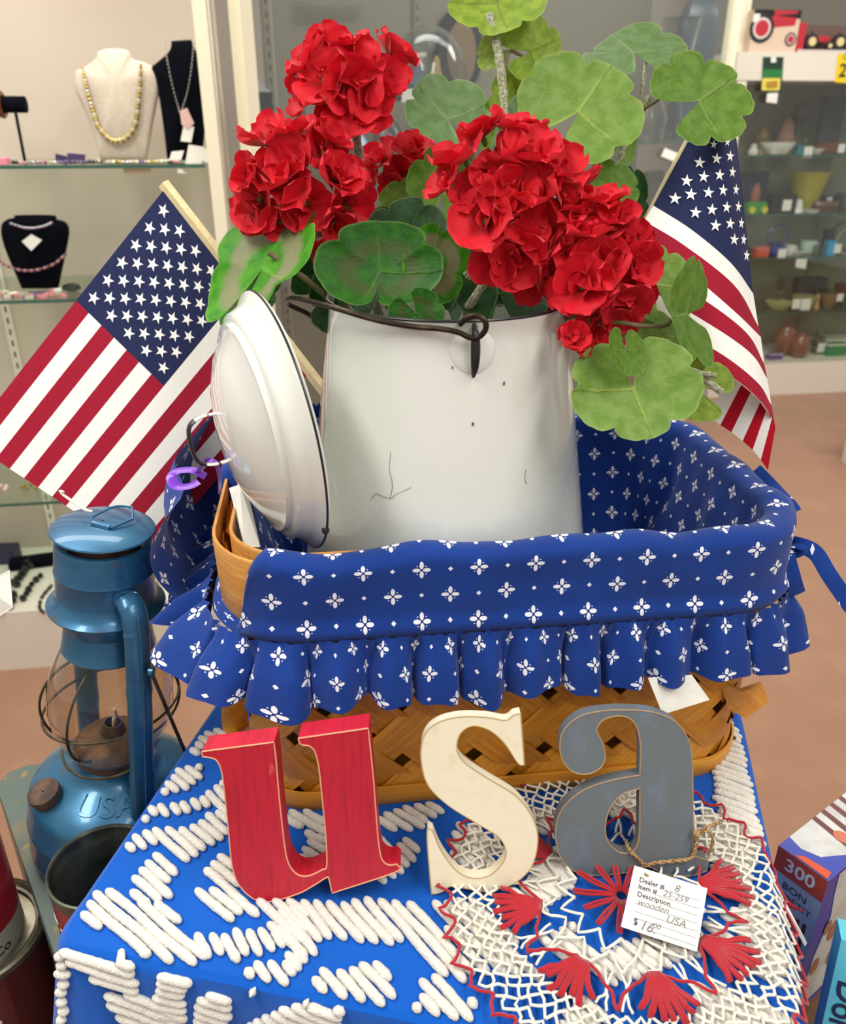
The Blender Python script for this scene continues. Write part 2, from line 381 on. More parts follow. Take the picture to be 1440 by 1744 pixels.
# ------------------------------------------------------------------ the setting: floor, walls
mb = MB(); mb.add([(-5, -3, 0), (6, -3, 0), (6, 7, 0), (-5, 7, 0)], [[0, 1, 2, 3]]); struct('floor', mb, CARPET)
mb = MB(); mb.box((.5, 5.75, 1.5), (9, .1, 3)); struct('wall_back', mb, WALLM)
mb = MB(); mb.box((.5, 5.69, .06), (9, .02, .12)); struct('baseboard_back', mb, CREAM)
def pl(A, B, off):                              # parallel line shifted away from the camera side
    a = Vector(A); b = Vector(B); d = (b-a).normalized(); n = Vector((-d.y, d.x)); return (a+n*off, b+n*off)
def wall_box(mb, A, B, off0, off1, z0, z1, ext0=0, ext1=0, mi=0, skew=False):
    a = Vector(A); b = Vector(B); d = (b-a).normalized(); n = Vector((-d.y, d.x)); a = a-d*ext0; b = b+d*ext1
    sk = lambda o: Vector((0, o/n.y)) if skew else n*o
    q = [a+sk(off0), b+n*off0, b+n*off1, a+sk(off1)]
    mb.add([(p.x, p.y, z0) for p in q]+[(p.x, p.y, z1) for p in q], [[3, 2, 1, 0], [4, 5, 6, 7], [0, 1, 5, 4], [1, 2, 6, 5], [2, 3, 7, 6], [3, 0, 4, 7]], mi)
    return mb
def post(mb, x, y, sx, sy, z0, z1, rz=0): return mb.box((x, y, (z0+z1)/2), (sx, sy, z1-z0), rz)
# left case: front line LA-LB, centre case CA-CB, right case RA-RB
LA, LB = (-2.1, 1.925), (-.50, 2.15); CA, CB = (-.44, 2.17), (1.36, 4.12); RA, RB = (1.62, 4.74), (3.2, 4.97)
SH = {'L': [1.406, 1.09, .53], 'C': [1.425], 'R': [1.337, 1.037, .80, .49]}
def case(name, label, A, B, depth, shelves, panel, glassfront, base=True, posts=(), zt=2.35, slots=(), fascia=None, recess=.04, skew=False):
    c = thing(name, label, 'display case', ((A[0]+B[0])/2, (A[1]+B[1])/2, 0))
    if base:
        mb = MB(); wall_box(mb, A, B, .0, depth, 0.0, .2, skew=skew); part('base', mb, WHITEP, c, False)
    mb = MB(); wall_box(mb, A, B, depth, depth+.02, .0, zt, skew=skew); part('back_panel', mb, panel, c, False)
    for z in shelves:
        mb = MB(); wall_box(mb, A, B, recess, depth-.005, z-.008, z, -.03, -.03, 0, skew)
        s_ = part('glass_shelf', mb, SHELFG, c, False)
        mb = MB(); wall_box(mb, A, B, recess-.0015, recess, z-.008, z, -.03, -.03, 0, skew); part('shelf_edge', mb, GREENEDGE, s_, False, label='green polished glass edge')
    if glassfront:
        mb = MB(); wall_box(mb, A, B, -.004, .002, .2, zt, -.03, -.03); part('glass_pane', mb, GLASS, c, False)
    d = (Vector(B)-Vector(A)).normalized(); n = Vector((-d.y, d.x)); rz = math.atan2(d.y, d.x)
    for t_, wd in posts:
        p = Vector(A)+d*t_*(Vector(B)-Vector(A)).length
        mb = MB(); post(mb, p.x, p.y, wd, .045, 0, zt, rz); part('upright', mb, CREAM, c, False)
    for t_ in slots:
        p = Vector(A)+d*t_*(Vector(B)-Vector(A)).length+n*(depth-.006)
        mb = MB(); post(mb, p.x, p.y, .026, .012, .2, zt, rz)
        st = part('shelf_standard', mb, WHITEP if panel is PANEL else panel, c, False, label='slotted metal shelf standard')
        mb = MB(); z = .25
        while z < zt-.05: mb.box((p.x-n.x*.0066, p.y-n.y*.0066, z), (.005, .001, .017), rz); z += .034
        part('slot', mb, SLOT, st, False, kind='stuff')
    return c
case('display_case', 'cream wall display case of necklaces with open glass shelves at left', LA, LB, .42, SH['L'], PANEL, False,
     posts=((1.0, .03),), slots=(.575, .985))
case('display_case', 'glazed display case with cream uprights behind the red flowers', CA, CB, .42, SH['C'], GREYPANEL, True, skew=True,
     posts=((.012, .034), (.985, .05)), slots=(.16, .4, .65))
rc = case('display_case', 'far display case of glassware and knick-knacks behind the right flag', RA, RB, .45, SH['R'], GREENPANEL, True,
          posts=((0, .05),), zt=1.69, slots=(.1, .55))
mb = MB(); wall_box(mb, RA, RB, -.03, .47, 1.69, 1.817, .05, 0); part('top_ledge', mb, WHITEP, rc, False)
mb = MB(); wall_box(mb, RA, RB, .47, .5, 1.69, 2.6, .05, 0); part('upper_back_panel', mb, GREYPANEL, rc, False)
mb = MB(); wall_box(mb, RA, RB, .05, .08, 1.817, 2.6, .05, -1.57); part('upper_upright', mb, CREAM, rc, False)
# white plinth at the far right
mb = MB(); mb.box((2.33, 3.50, .26), (.56, .52, .52), bev=.01)
single('plinth', mb, WHITEP, 'white plinth standing on the carpet at the right picture edge', 'plinth', smooth=False)
# ------------------------------------------------------------------ stand and bedspread
O2 = Vector((-.256, .393)); EX = Vector((.9787, -.2056)); EY = Vector((.2056, .9787)); TW = .499; TD = .52
def tp(u, v, z=0): q = O2+EX*u+EY*v; return Vector((q.x, q.y, T+z))
mb = MB(); c2 = O2+EX*TW/2+EY*TD/2
mb.box((c2.x, c2.y, (T-.005)/2), (TW-.03, TD-.03, T-.005), math.atan2(EX.y, EX.x))
single('plant_stand', mb, wood('stand_wood', (120, 84, 50), (96, 64, 36), (70, 44, 24), 'Object', (2, 2, 30)), 'square wooden pedestal hidden under the blue and white bedspread', 'stand', smooth=False)
def rrect(w_, d_, r, n=6):                      # outline with outward normals and arc length, from front-left corner along the front
    out = []
    for cx, cy, a0 in ((w_-r, r, -90), (w_-r, d_-r, 0), (r, d_-r, 90), (r, r, 180)):
        for k in range(n+1):
            a = math.radians(a0+90*k/n); out.append((cx+r*math.cos(a), cy+r*math.sin(a), math.cos(a), math.sin(a)))
    res = []
    for i, p in enumerate(out):                 # densify the straights
        q = out[(i+1) % len(out)]; res.append(p); L = math.hypot(q[0]-p[0], q[1]-p[1])
        if L > .03:
            m = int(L/.012)
            for k in range(1, m): res.append(tuple(lerp(p[j], q[j], k/m) for j in range(4)))
    return res
OUT = rrect(TW, TD, .014); HANG = .30
def skirt_wave(i, d):
    x, y = OUT[i][:2]; n_ = noise.noise(Vector((x*7, y*7, 3.1)))
    corner = 1 if (x < .03 or x > TW-.03) and (y < .03 or y > TD-.03) else 0
    left = 1 if x < .012 and .03 < y else 0
    return d*((.02+.03*n_) if left else (.05+.10*n_+.16*corner))
mb = MB(); n = len(OUT)
mb.add([tp(x, y, 0) for x, y, a, b in OUT], [list(range(n))])
rows = [(0, 0), (.004, .003), (.006, .01)]+[(.006, d) for d in [.03*k for k in range(1, 11)]]
vs = []; fs = []
for off, d in rows:
    for i, (x, y, a, b) in enumerate(OUT):
        o_ = off+skirt_wave(i, d); vs.append(tp(x+a*o_, y+b*o_, -d))
for j in range(len(rows)-1):
    for i in range(n): fs.append([j*n+i, (j+1)*n+i, (j+1)*n+(i+1) % n, j*n+(i+1) % n])
mb.add(vs, fs)
spread = thing('bedspread', 'bright blue bedspread with raised white chenille scrolls draped over the stand', 'bedspread', (c2.x, c2.y, T))
part('cloth', mb, BLUECLOTH, spread)
def S(u, v, lift):                              # a point of the draped cloth; v < 0 hangs down the front
    if v >= 0: return tp(u, v, lift)
    d = -v; cf = sstep(.09, 0, u)
    o_ = .005+lift+d*(.06+.16*cf); return tp(u, -o_, -d+min(lift, d*.2))
FRONT0 = tp(0, 0); FN = Vector((EY.x, EY.y, 0))
def to_uv(px, py):
    p = P(px, py, z=T+.003); q = Vector((p.x, p.y))-O2; u, v = q.dot(EX), q.dot(EY)
    if v < 0:
        r = ray(px, py); o = Vector((0, 0, CAMZ)); t = (FRONT0-FN*.01-o).dot(FN)/r.dot(FN); p = o+r*t
        q = Vector((p.x, p.y))-O2; return q.dot(EX), min(0, p.z-T)
    return u, v
A4 = lambda L: [(x/2.769, y/2.769+1300) for x, y in L]
A5 = lambda L: [(x/2.88+500, y/2.88+1350) for x, y in L]
A6 = lambda L: [(x/2.667+900, y/2.667+1350) for x, y in L]
A7 = lambda L: [(x/2.3226+700, y/2.3226+1120) for x, y in L]
A8 = lambda L: [(x/3.892+330, y/3.892+1200) for x, y in L]
POLY = [  # (polygon in photo pixels, tuft angle on the cloth)
 (A4([(370, 650), (400, 605), (500, 595), (610, 640), (700, 660), (770, 640), (935, 860), (965, 910), (900, 945), (840, 915), (800, 940), (690, 900), (620, 850), (510, 750), (460, 780), (410, 750)]), -37),
 (A4([(640, 880), (800, 935), (870, 1000), (885, 1040), (850, 1150), (865, 1230), (740, 1230), (740, 1030), (680, 980)]), -12),
 (A4([(510, 1110), (520, 1075), (650, 1110), (740, 1140), (860, 1190), (870, 1330), (560, 1330), (640, 1230), (580, 1180)]), -30),
 (A4([(600, 550), (665, 505), (720, 440), (760, 425), (830, 500), (815, 530), (790, 540), (815, 610), (770, 640), (700, 660), (640, 640)]), -38),
 (A4([(575, 385), (590, 345), (680, 320), (740, 315), (830, 300), (880, 310), (1000, 235), (1085, 230), (1090, 320), (985, 380), (930, 415), (870, 470), (830, 450), (730, 370), (690, 390), (600, 400)]), -42),
 (A4([(665, 265), (680, 225), (740, 195), (830, 185), (900, 175), (960, 150), (1000, 110), (1060, 80), (1085, 250), (1025, 220), (1020, 190), (960, 190), (920, 215), (830, 240), (740, 240), (680, 270)]), -48),
 (A4([(755, 140), (800, 75), (840, 30), (900, 5), (940, 10), (960, 50), (880, 110), (800, 130)]), -42),
 (A4([(920, 600), (945, 570), (1010, 590), (945, 520), (1000, 460), (1085, 420), (1100, 520), (1140, 600), (1215, 655), (1420, 650), (1440, 720), (1440, 930), (1400, 930), (1320, 850), (1240, 700), (1200, 720), (1130, 690), (1070, 735), (1020, 700)]), -40),
 (A4([(920, 810), (970, 785), (1040, 850), (1060, 800), (1110, 795), (1260, 775), (1320, 800), (1330, 860), (1200, 890), (1100, 915), (1040, 880), (1000, 920), (930, 850)]), -55),
 (A4([(1155, 1050), (1160, 985), (1200, 950), (1280, 940), (1350, 930), (1400, 900), (1430, 930), (1380, 985), (1360, 1030), (1280, 1095), (1200, 1080)]), -50),
 (A4([(270, 870), (370, 860), (520, 930), (620, 990), (600, 1030), (660, 1070), (640, 1100), (520, 1060), (400, 1000), (310, 950)]), -22),
 (A4([(272, 900), (300, 950), (335, 1000), (330, 1100), (330, 1300), (275, 1300)]), -5),
 (A4([(940, 1130), (1000, 1095), (1090, 1120), (1080, 1180), (1060, 1330), (930, 1330)]), -20),
 (A4([(1170, 1260), (1300, 1190), (1440, 1170), (1600, 1190), (1600, 1300), (1170, 1330)]), -30),
 (A4([(440, 1215), (510, 1205), (520, 1330), (430, 1330)]), -10),
 (A5([(-60, 560), (0, 540), (190, 540), (380, 525), (570, 535), (650, 600), (730, 650), (880, 870), (890, 950), (820, 900), (720, 880), (590, 740), (540, 710), (480, 735), (380, 730), (270, 720), (210, 690), (130, 700), (90, 800), (0, 870), (-60, 700)]), -51),
 (A5([(0, 1030), (30, 960), (130, 880), (230, 870), (320, 845), (420, 835), (500, 950), (440, 1080), (380, 1100), (150, 1075)]), -46),
 (A5([(590, 1060), (630, 1000), (635, 930), (690, 900), (800, 960), (890, 1040), (890, 1085), (830, 1160), (600, 1180)]), -50),
 (A5([(410, 105), (500, 90), (600, 60), (700, 55), (720, 90), (610, 170), (510, 180), (430, 150)]), -38),
 (A5([(380, 190), (440, 200), (500, 255), (550, 222), (600, 265), (575, 340), (510, 410), (415, 425)]), -48),
 (A5([(0, 115), (140, 110), (160, 230), (150, 320), (10, 370), (20, 330), (80, 240), (135, 190), (40, 160), (0, 160)]), -35),
 (A5([(810, 160), (850, 155), (1000, 220), (1030, 260), (960, 300), (1020, 390), (900, 400), (760, 300), (800, 260), (770, 230)]), -50),
 (A5([(690, 540), (920, 520), (1000, 620), (1100, 750), (1200, 850), (1250, 920), (1150, 900), (1000, 880), (900, 850), (760, 690)]), -50),
 (A5([(1040, 480), (1180, 420), (1340, 440), (1340, 480), (1200, 520), (1160, 560), (1060, 540)]), -44),
 (A5([(1170, 340), (1280, 270), (1330, 360), (1440, 430), (1180, 420)]), -42),
 (A6([(20, 310), (130, 300), (200, 380), (190, 440), (80, 520), (20, 560), (0, 400)]), -46),
 (A6([(30, 650), (200, 600), (300, 720), (420, 690), (540, 640), (700, 690), (780, 720), (640, 780), (520, 820), (420, 860), (350, 860), (200, 770)]), -46),
 (A6([(760, 120), (850, 140), (880, 70), (930, 0), (1025, 0), (1065, 180), (1068, 240), (1020, 300), (1000, 420), (1100, 560), (1180, 720), (1200, 880), (1120, 860), (1000, 800), (1040, 740), (960, 640), (860, 530), (990, 530), (900, 420), (820, 400), (830, 300), (760, 260)]), -35),
 (A6([(800, 570), (960, 650), (1000, 700), (850, 690), (790, 600)]), -42),
 (A6([(740, 860), (860, 880), (980, 920), (1150, 980), (1215, 1050), (1215, 1130), (700, 1130), (780, 980)]), -40),
 (A6([(250, 900), (330, 960), (360, 1100), (100, 1100)]), -46),
 (A7([(1210, 300), (1245, 235), (1300, 290), (1345, 400), (1370, 520), (1387, 697), (1210, 697), (1130, 640), (1180, 600), (1260, 620), (1200, 560), (1215, 520), (1195, 450)]), -30),
 (A7([(480, 600), (560, 590), (620, 640), (540, 690), (495, 680)]), -38),
 (A7([(800, 530), (900, 510), (910, 650), (780, 620), (770, 570)]), -38),
 (A8([(-60, 300), (0, 240), (60, 180), (200, 165), (250, 215), (300, 240), (60, 270), (50, 320)]), -38),
 (A8([(560, 690), (860, 720), (870, 860), (770, 880), (720, 800), (690, 810), (620, 770)]), -38),
]
TUFT_PITCH = .0075; tufts = []
for poly, ang in POLY:
    q = []
    for i, p in enumerate(poly):
        a = p; b = poly[(i+1) % len(poly)]
        for k in range(4): q.append(to_uv(lerp(a[0], b[0], k/4), lerp(a[1], b[1], k/4)))
    q = [(max(.004, min(TW-.003, u)), v) for u, v in q]
    th = math.radians(ang+11.9); cs, sn = math.cos(th), math.sin(th)
    rot = [(u*cs+v*sn, -u*sn+v*cs) for u, v in q]
    y0 = min(p[1] for p in rot)+TUFT_PITCH*.4; y1 = max(p[1] for p in rot); k = 0
    while y0+k*TUFT_PITCH < y1:
        y = y0+k*TUFT_PITCH; xs = []
        for i in range(len(rot)):
            a = rot[i]; b = rot[(i+1) % len(rot)]
            if (a[1] < y) != (b[1] < y): xs.append(a[0]+(y-a[1])/(b[1]-a[1])*(b[0]-a[0]))
        xs.sort()
        for j in range(0, len(xs)-1, 2):
            a, b = xs[j], xs[j+1]; a -= R_.uniform(-.001, .003); b += R_.uniform(-.001, .003)
            if b-a < .006: c_ = (a+b)/2; a = c_-.003; b = c_+.003
            m = max(4, int((b-a)/.0032)); pts = []; rad = []
            ph = R_.uniform(0, 9)
            va, vb = a*sn+y*cs, b*sn+y*cs
            if va*vb < 0:                         # do not bend a tuft over the fold: keep its longer side
                xc = a+(b-a)*va/(va-vb)
                if xc-a > b-xc: b = xc-.0015
                else: a = xc+.0015
                m = max(4, int((b-a)/.0032))
            for i in range(m+1):
                x = lerp(a, b, i/m); yy = y+.0006*math.sin(x*90+ph)
                u, v = x*cs-yy*sn, x*sn+yy*cs
                v = min(v, TD-.01)
                if -HANG*.98 < v and 0 < u < TW:
                    pts.append(S(u, v, .0022)); rad.append((.0035 if 0 < i < m else .0024)*R_.uniform(.93, 1.07))
            if len(pts) > 2: tufts.append((pts, rad, (pts[0]-pts[-1]).length/(pts[0]-Vector((0, 0, CAMZ))).length))
        k += 1
tufts.sort(key=lambda t: -t[2])
def tuft_geo(mb, pts, rad):
    e0 = pts[0]+(pts[0]-pts[1]).normalized()*.0012; e1 = pts[-1]+(pts[-1]-pts[-2]).normalized()*.0012
    mb.tube([e0]+pts+[e1], [rad[0]*.45]+rad+[rad[-1]*.45], 7, flat=1.0)
for pts, rad, s_ in tufts[:300]:
    mb = MB(); tuft_geo(mb, pts, rad); part('chenille_tuft', mb, CHENILLE, spread, angle=180)
if len(tufts) > 300:
    mb = MB()
    for pts, rad, s_ in tufts[300:]: tuft_geo(mb, pts, rad)
    part('small_chenille_tufts', mb, CHENILLE, spread, angle=180, kind='stuff')
# ------------------------------------------------------------------ crocheted doily
DC = Vector((.145, .422))
def dpt(r, a, lift=0):
    jn = noise.noise_vector(Vector((r*110*math.cos(a), r*110*math.sin(a), 2))); r += jn.x*.0035*(1 if r > .05 else 0); a += jn.y*.03*(1 if r > .05 else 0)
    x = DC.x+r*math.cos(a); y = DC.y+r*math.sin(a); q = Vector((x, y))-O2; u, v = q.dot(EX), q.dot(EY)
    z = .0085+.0015*noise.noise(Vector((x*60, y*60, 0)))+lift
    du = max(0, u-(TW-.004)); dv = max(0, -v-.002)
    return tp(u-du*.2, v+dv*.35, z-du*1.1-dv*1.3)
doily = thing('doily', 'round red and ivory crocheted doily under the wooden letters', 'doily', (DC.x, DC.y, T+.008))
def yarn(mb, pl_, r=.0011): mb.tube(pl_, r, 5)
def chain(mb, rr, aa, r=.0011, seg=5, sag=0, lift=0):
    p = []
    for i in range(len(rr)-1):
        for k in range(seg):
            t = k/seg; p.append(dpt(lerp(rr[i], rr[i+1], t), lerp(aa[i], aa[i+1], t), lift+sag*math.sin(PI*t)))
    p.append(dpt(rr[-1], aa[-1], lift)); mb.tube(p, r, 5)
mb = MB()
for k in range(13):
    a = 2*PI*k/13+.1; L = .034*R_.uniform(.88, 1.1)
    for s_ in (-1, 1): chain(mb, [.004, .02, L], [a+s_*.10, a+s_*.075, a+s_*.03], .0012, 3, lift=.001)
part('centre_flower', mb, REDY, doily, angle=180, label='red yarn flower with looped petals')
for k in range(8):
    a0 = math.radians(8+45*k); mb = MB()
    for j in range(7):
        o_ = (j-3)/3; L = .094-.006*abs(o_)**2+R_.uniform(-.003, .003)
        for s_ in (-1, 1): chain(mb, [.060, .076, L], [a0+o_*.05, a0+o_*.14+s_*.012, a0+o_*.22+s_*.01], .0014, 3, sag=.0008, lift=.001)
    chain(mb, [.060, .075, .088, .075, .060], [a0+.05, a0+.33, a0+.3927, a0+.455, a0+.735], .0012, 6, lift=.001)
    part('yarn_fan', mb, REDY, doily, angle=180, label='red fan of looped strands')
mb = MB()
def ring(N, r0, r1, ph=0, r=.0011):
    for k in range(N):
        a = 2*PI*(k+ph)/N; chain(mb, [r0, r1, r0], [a, a+PI/N, a+2*PI/N], r, 4)
ring(14, .034, .047); ring(16, .060, .047, .5)
for k in range(8):
    a0 = math.radians(8+45*k)
    for j in range(7): chain(mb, [.058, .0605], [a0-.06+j*.02, a0-.06+j*.02], .0016, 2)
    for j in range(4):
        a1 = a0+.25+j*.09; chain(mb, [.060, .074, .088], [a1, a1+(-.05 if j % 2 else .05), a1], .001, 3)
for i, (r0, r1) in enumerate(((.090, .1005), (.102, .1125), (.114, .126))): ring(34, r0, r1, .5*i+.5); ring(34, r1, r0, .5*i+.5)
part('ivory_net', mb, WHY, doily, angle=180, label='ivory crochet netting', kind='stuff')
mb = MB()
for k in range(40):
    a = 2*PI*k/40; da = 2*PI/40; chain(mb, [.125, .1255, .135, .125], [a, a+.12*da, a+.55*da, a+da], .0012, 4, lift=.0006)
part('red_edging', mb, REDY, doily, angle=180, label='zigzag red yarn border')
# ------------------------------------------------------------------ basket
BC = Vector((.058, .664)); BR = math.radians(6.7); BA, BB, BRAD, BH = .223, .134, .062, .235
def _per():
    pts = []
    def arc(cx, cy, a0):
        for k in range(13): a = math.radians(a0+90*k/12); pts.append((cx+BRAD*math.cos(a), cy+BRAD*math.sin(a), math.cos(a), math.sin(a)))
    pts.append((-BA, 0, -1, 0)); arc(-BA+BRAD, -BB+BRAD, 180); arc(BA-BRAD, -BB+BRAD, 270); arc(BA-BRAD, BB-BRAD, 0); arc(-BA+BRAD, BB-BRAD, 90); pts.append((-BA, 0, -1, 0))
    L = [0]
    for a, b in zip(pts, pts[1:]): L.append(L[-1]+math.hypot(b[0]-a[0], b[1]-a[1]))
    return pts, L
PER, PL = _per(); PT = PL[-1]
def per(s, off=0):
    s = s % PT; lo, hi = 0, len(PL)-1
    while hi-lo > 1:
        m = (lo+hi)//2
        if PL[m] <= s: lo = m
        else: hi = m
    t = (s-PL[lo])/max(1e-9, PL[hi]-PL[lo]); a, b = PER[lo], PER[hi]
    x, y, nx, ny = [lerp(a[k], b[k], t) for k in range(4)]; l = math.hypot(nx, ny) or 1
    x += nx/l*off; y += ny/l*off; c_, s_ = math.cos(BR), math.sin(BR)
    return Vector((BC.x+x*c_-y*s_, BC.y+x*s_+y*c_))
def bp(s, z, off=0): q = per(s, off-.006*(1-z/BH)); return Vector((q.x, q.y, T+.006+z))
basket = thing('splint_basket', 'golden brown splint-woven wooden basket lined with blue calico', 'basket', (BC.x, BC.y, T+.006))
NS = int(round(PT/.061)); PITCHS = PT/NS; SW = .0222
def strip(fam, k, flip):
    mb = MB(); s0 = k*PITCHS; N = 30; dirn = 1 if fam == 0 else -1
    hw = SW                                   # half width measured along the perimeter
    def fn(i, j):
        z = .008+(BH-.02)*i; s = s0+dirn*(z-.008)*1.02+(j-.5)*2*hw
        sc_ = (s0+dirn*(z-.008)*1.02)/PITCHS*1.0
        # crossings with the other family every PITCHS of relative travel
        ph = 2*(z-.008)*1.02/PITCHS+flip
        lay = math.cos(PI*ph)*(1 if fam == 0 else -1)
        lay = max(-1, min(1, lay*1.6))
        return bp(s, z, .0010*lay+.0004*math.sin(s*50+k))
    for o_ in (0, -.0009):
        mb.grid(lambda i, j: fn(i, j)+(Vector((0, 0, 0)) if o_ == 0 else (Vector((BC.x, BC.y, 0))-Vector((fn(i, j).x, fn(i, j).y, 0))).normalized()*.0009), N, 4, uvf=lambda i, j: (i*.24+k*.37, j*.05+k*.11))
    return mb
for k in range(NS):
    part('splint', strip(0, k, 0), SPLINT, basket, angle=60)
    part('splint', strip(1, k, 0), SPLINT2, basket, angle=60)
mb = MB()
NB = 120
mb.tube([bp(PT*i/NB, .0085, .0035) for i in range(NB)], .0085, 8, closed=True, flat=.22, up=None) if False else None
def band(z0, z1, off, th=.0016):
    mb = MB(); prof = [(z0, off), (z0, off+th), (z0+.0006, off+th+.0004), (z1-.0006, off+th+.0004), (z1, off+th), (z1, off), (z0, off)]
    mb.grid(lambda i, j: (lambda a, b, t: bp(PT*i, lerp(a[0], b[0], t), lerp(a[1], b[1], t)))(prof[min(5, int(j*6))], prof[min(5, int(j*6))+1], j*6-min(5, int(j*6))), 160, 6, wrap=True, uvf=lambda i, j: (i*PT, j*.04))
    return mb
part('bottom_band', band(-.006, .013, .0025), SPLINT, basket, angle=40)
part('rim_band', band(.165, .232, .0045, .0022), RIMW, basket, angle=40, label='pale outer rim band')
part('rim_band', band(.176, .234, -.0085, .0022), RIMW, basket, angle=40, label='pale inner rim band')
mb = MB(); q = [bp(PT*i/60, .004, -.004) for i in range(60)]
mb.prism(q, [p+Vector((0, 0, -.003)) for p in q]); part('basket_floor', mb, SPLINT2, basket, False)
for s_ in (.30, .44, .56):
    p = bp(s_, .005, .0050); mb = MB(); mb.ball(p, .0028, 8, 4, sz=.5); part('tack', mb, plain('dark_tack', (70, 44, 24), .5, .5), basket)
# handle strap folded down, its end sticking out on the right
q = [P(x, y, t=t) for x, y, t in ((1225, 1160, .69), (1262, 1178, .685), (1270, 1224, .68), (1240, 1207, .685))]; q2 = [P(x, y, t=t) for x, y, t in ((1262, 1178, .685), (1298, 1166, .70), (1309, 1195, .70), (1270, 1224, .68))]
mb = MB(); mb.prism(q, [p+Vector((.001, .004, 0)) for p in q]); mb.prism(q2, [p+Vector((-.001, .004, 0)) for p in q2]); part('folded_handle', mb, SPLINT2, basket, False, label='brown strap handle end')
# left side curled splint loop
mb = MB(); lp_ = [P(404, 1150, y=.60), P(400, 1190, y=.60), P(401, 1235, y=.61), P(414, 1257, y=.60), P(440, 1243, y=.575), P(475, 1200, y=.555), P(510, 1150, y=.545)]
mb.tube(spline(lp_, 5, False), .012, 8, flat=.10, up=(.35, -.9, .1)); part('splint_loop', mb, SPLINT, basket, label='curled splint at the left corner')
# ------------------------------------------------------------------ calico liner
NS0, NS1 = -.012, .128                          # opening for the left handle
def notch(s):
    s = s if s < PT*.75 else s-PT
    return sstep(NS0-.018, NS0+.008, s)*(1-sstep(NS1-.008, NS1+.012, s))
liner = thing('basket_liner', 'royal blue calico basket liner with white flower sprigs and gathered ruffle', 'basket liner', (BC.x, BC.y, T+.12))
RZ = .236; LZ = .115; SZ = .177
def rimz(s): return RZ+.004*noise.noise(Vector((s*9, 0, 0)))+.003*noise.noise(Vector((s*30, 2, 0)))-.06*notch(s)+.016*math.exp(-((s-PT*.62)/.035)**2)+.004*noise.noise(Vector((s*17, 8, 0)))
def wz(s, z): return Vector((0, 0, z))
def at_s(s, z, off): q = per(s, off); return Vector((q.x, q.y, T+z))
def liner_v(i, j):
    z1 = rimz(PT*i)
    if j < .55: return lerp(LZ, z1, j/.55)
    if j < .65: return lerp(z1, 2*RZ+.030-z1, (j-.55)/.1)
    return 2*RZ+.030-lerp(z1, SZ, (j-.65)/.35)
def liner_fn(i, j):
    s = PT*i; z1 = rimz(s); n_ = notch(s)
    if j < .55:
        t = j/.55; z = lerp(LZ, z1, t)
        fold = .024*noise.noise(Vector((s*16, z*9, 1)))+.010*noise.noise(Vector((s*34, z*14, 5)))
        return at_s(s, z, -.026+.012*t-.016*(1-t)**2+fold*(1-t*.8)-n_*.004)
    if j < .65:
        a = (j-.55)/.10*PI; return at_s(s, z1+.009*math.sin(a), lerp(-.014, .0125, .5-.5*math.cos(a)))
    t = (j-.65)/.35; z = lerp(z1, SZ, t); wr = .003*noise.noise(Vector((s*22, z*20, 9)))*math.sin(PI*t)
    return at_s(s, z, lerp(.0125, .013, t)+wr+.0045*math.exp(-((t-.86)/.10)**2)*(1-n_))
part('lining', MB().grid(liner_fn, 300, 44, wrap=True, uvf=lambda i, j: (PT*i+.016, liner_v(i, j))), CALICO, liner, angle=180)
mb = MB(); q = [at_s(PT*i/80, LZ+.001, -.040) for i in range(80)]; mb.prism(q, [p-Vector((0, 0, .003)) for p in q]); part('lining_bottom', mb, CALICO, liner)
RP = [0]                                        # warped pleat phase
for k in range(601): RP.append(RP[-1]+(1.0+1.05*noise.noise(Vector((k*.11, 4, 0))))*PT/600/.0365*2*PI)
def ruffle_fn(i, j):
    s = PT*i; ph = RP[min(600, int(i*600))]*(1-(i*600) % 1)+RP[min(601, int(i*600)+1)]*((i*600) % 1)
    left = math.exp(-((s-.03)/.12)**2)+math.exp(-((s-PT+.05)/.10)**2); right = math.exp(-((s-.60)/.07)**2)
    t = j; wv = math.sin(ph)+.35*math.sin(2.3*ph+1.2); amp = .0080*min(1, t*2.2)*(1+.5*left)+.0022*math.sin(ph*3.7+noise.noise(Vector((s*30, 0, 7)))*4)*max(0, 1-t*1.3)
    drop = (.052+.010*noise.noise(Vector((s*12, 1, 1))))*t*(1-.25*left)+.003*t*math.sin(ph*.5)
    flare = .004+.009*t**1.3+left*.030*t**.9+right*.008*t
    s2 = s-.0052*min(1, t*1.5)*math.cos(ph+.3)+.003*t*noise.noise(Vector((s*15, 3, 3)))
    return at_s(s2, SZ+.003-drop, .013+flare+amp*wv)
RUFN = 600
part('ruffle', MB().grid(ruffle_fn, RUFN, 12, wrap=True, uvf=lambda i, j: (PT*i*1.75, j*.055+.012)), CALICO, liner, angle=180, label='gathered ruffle')
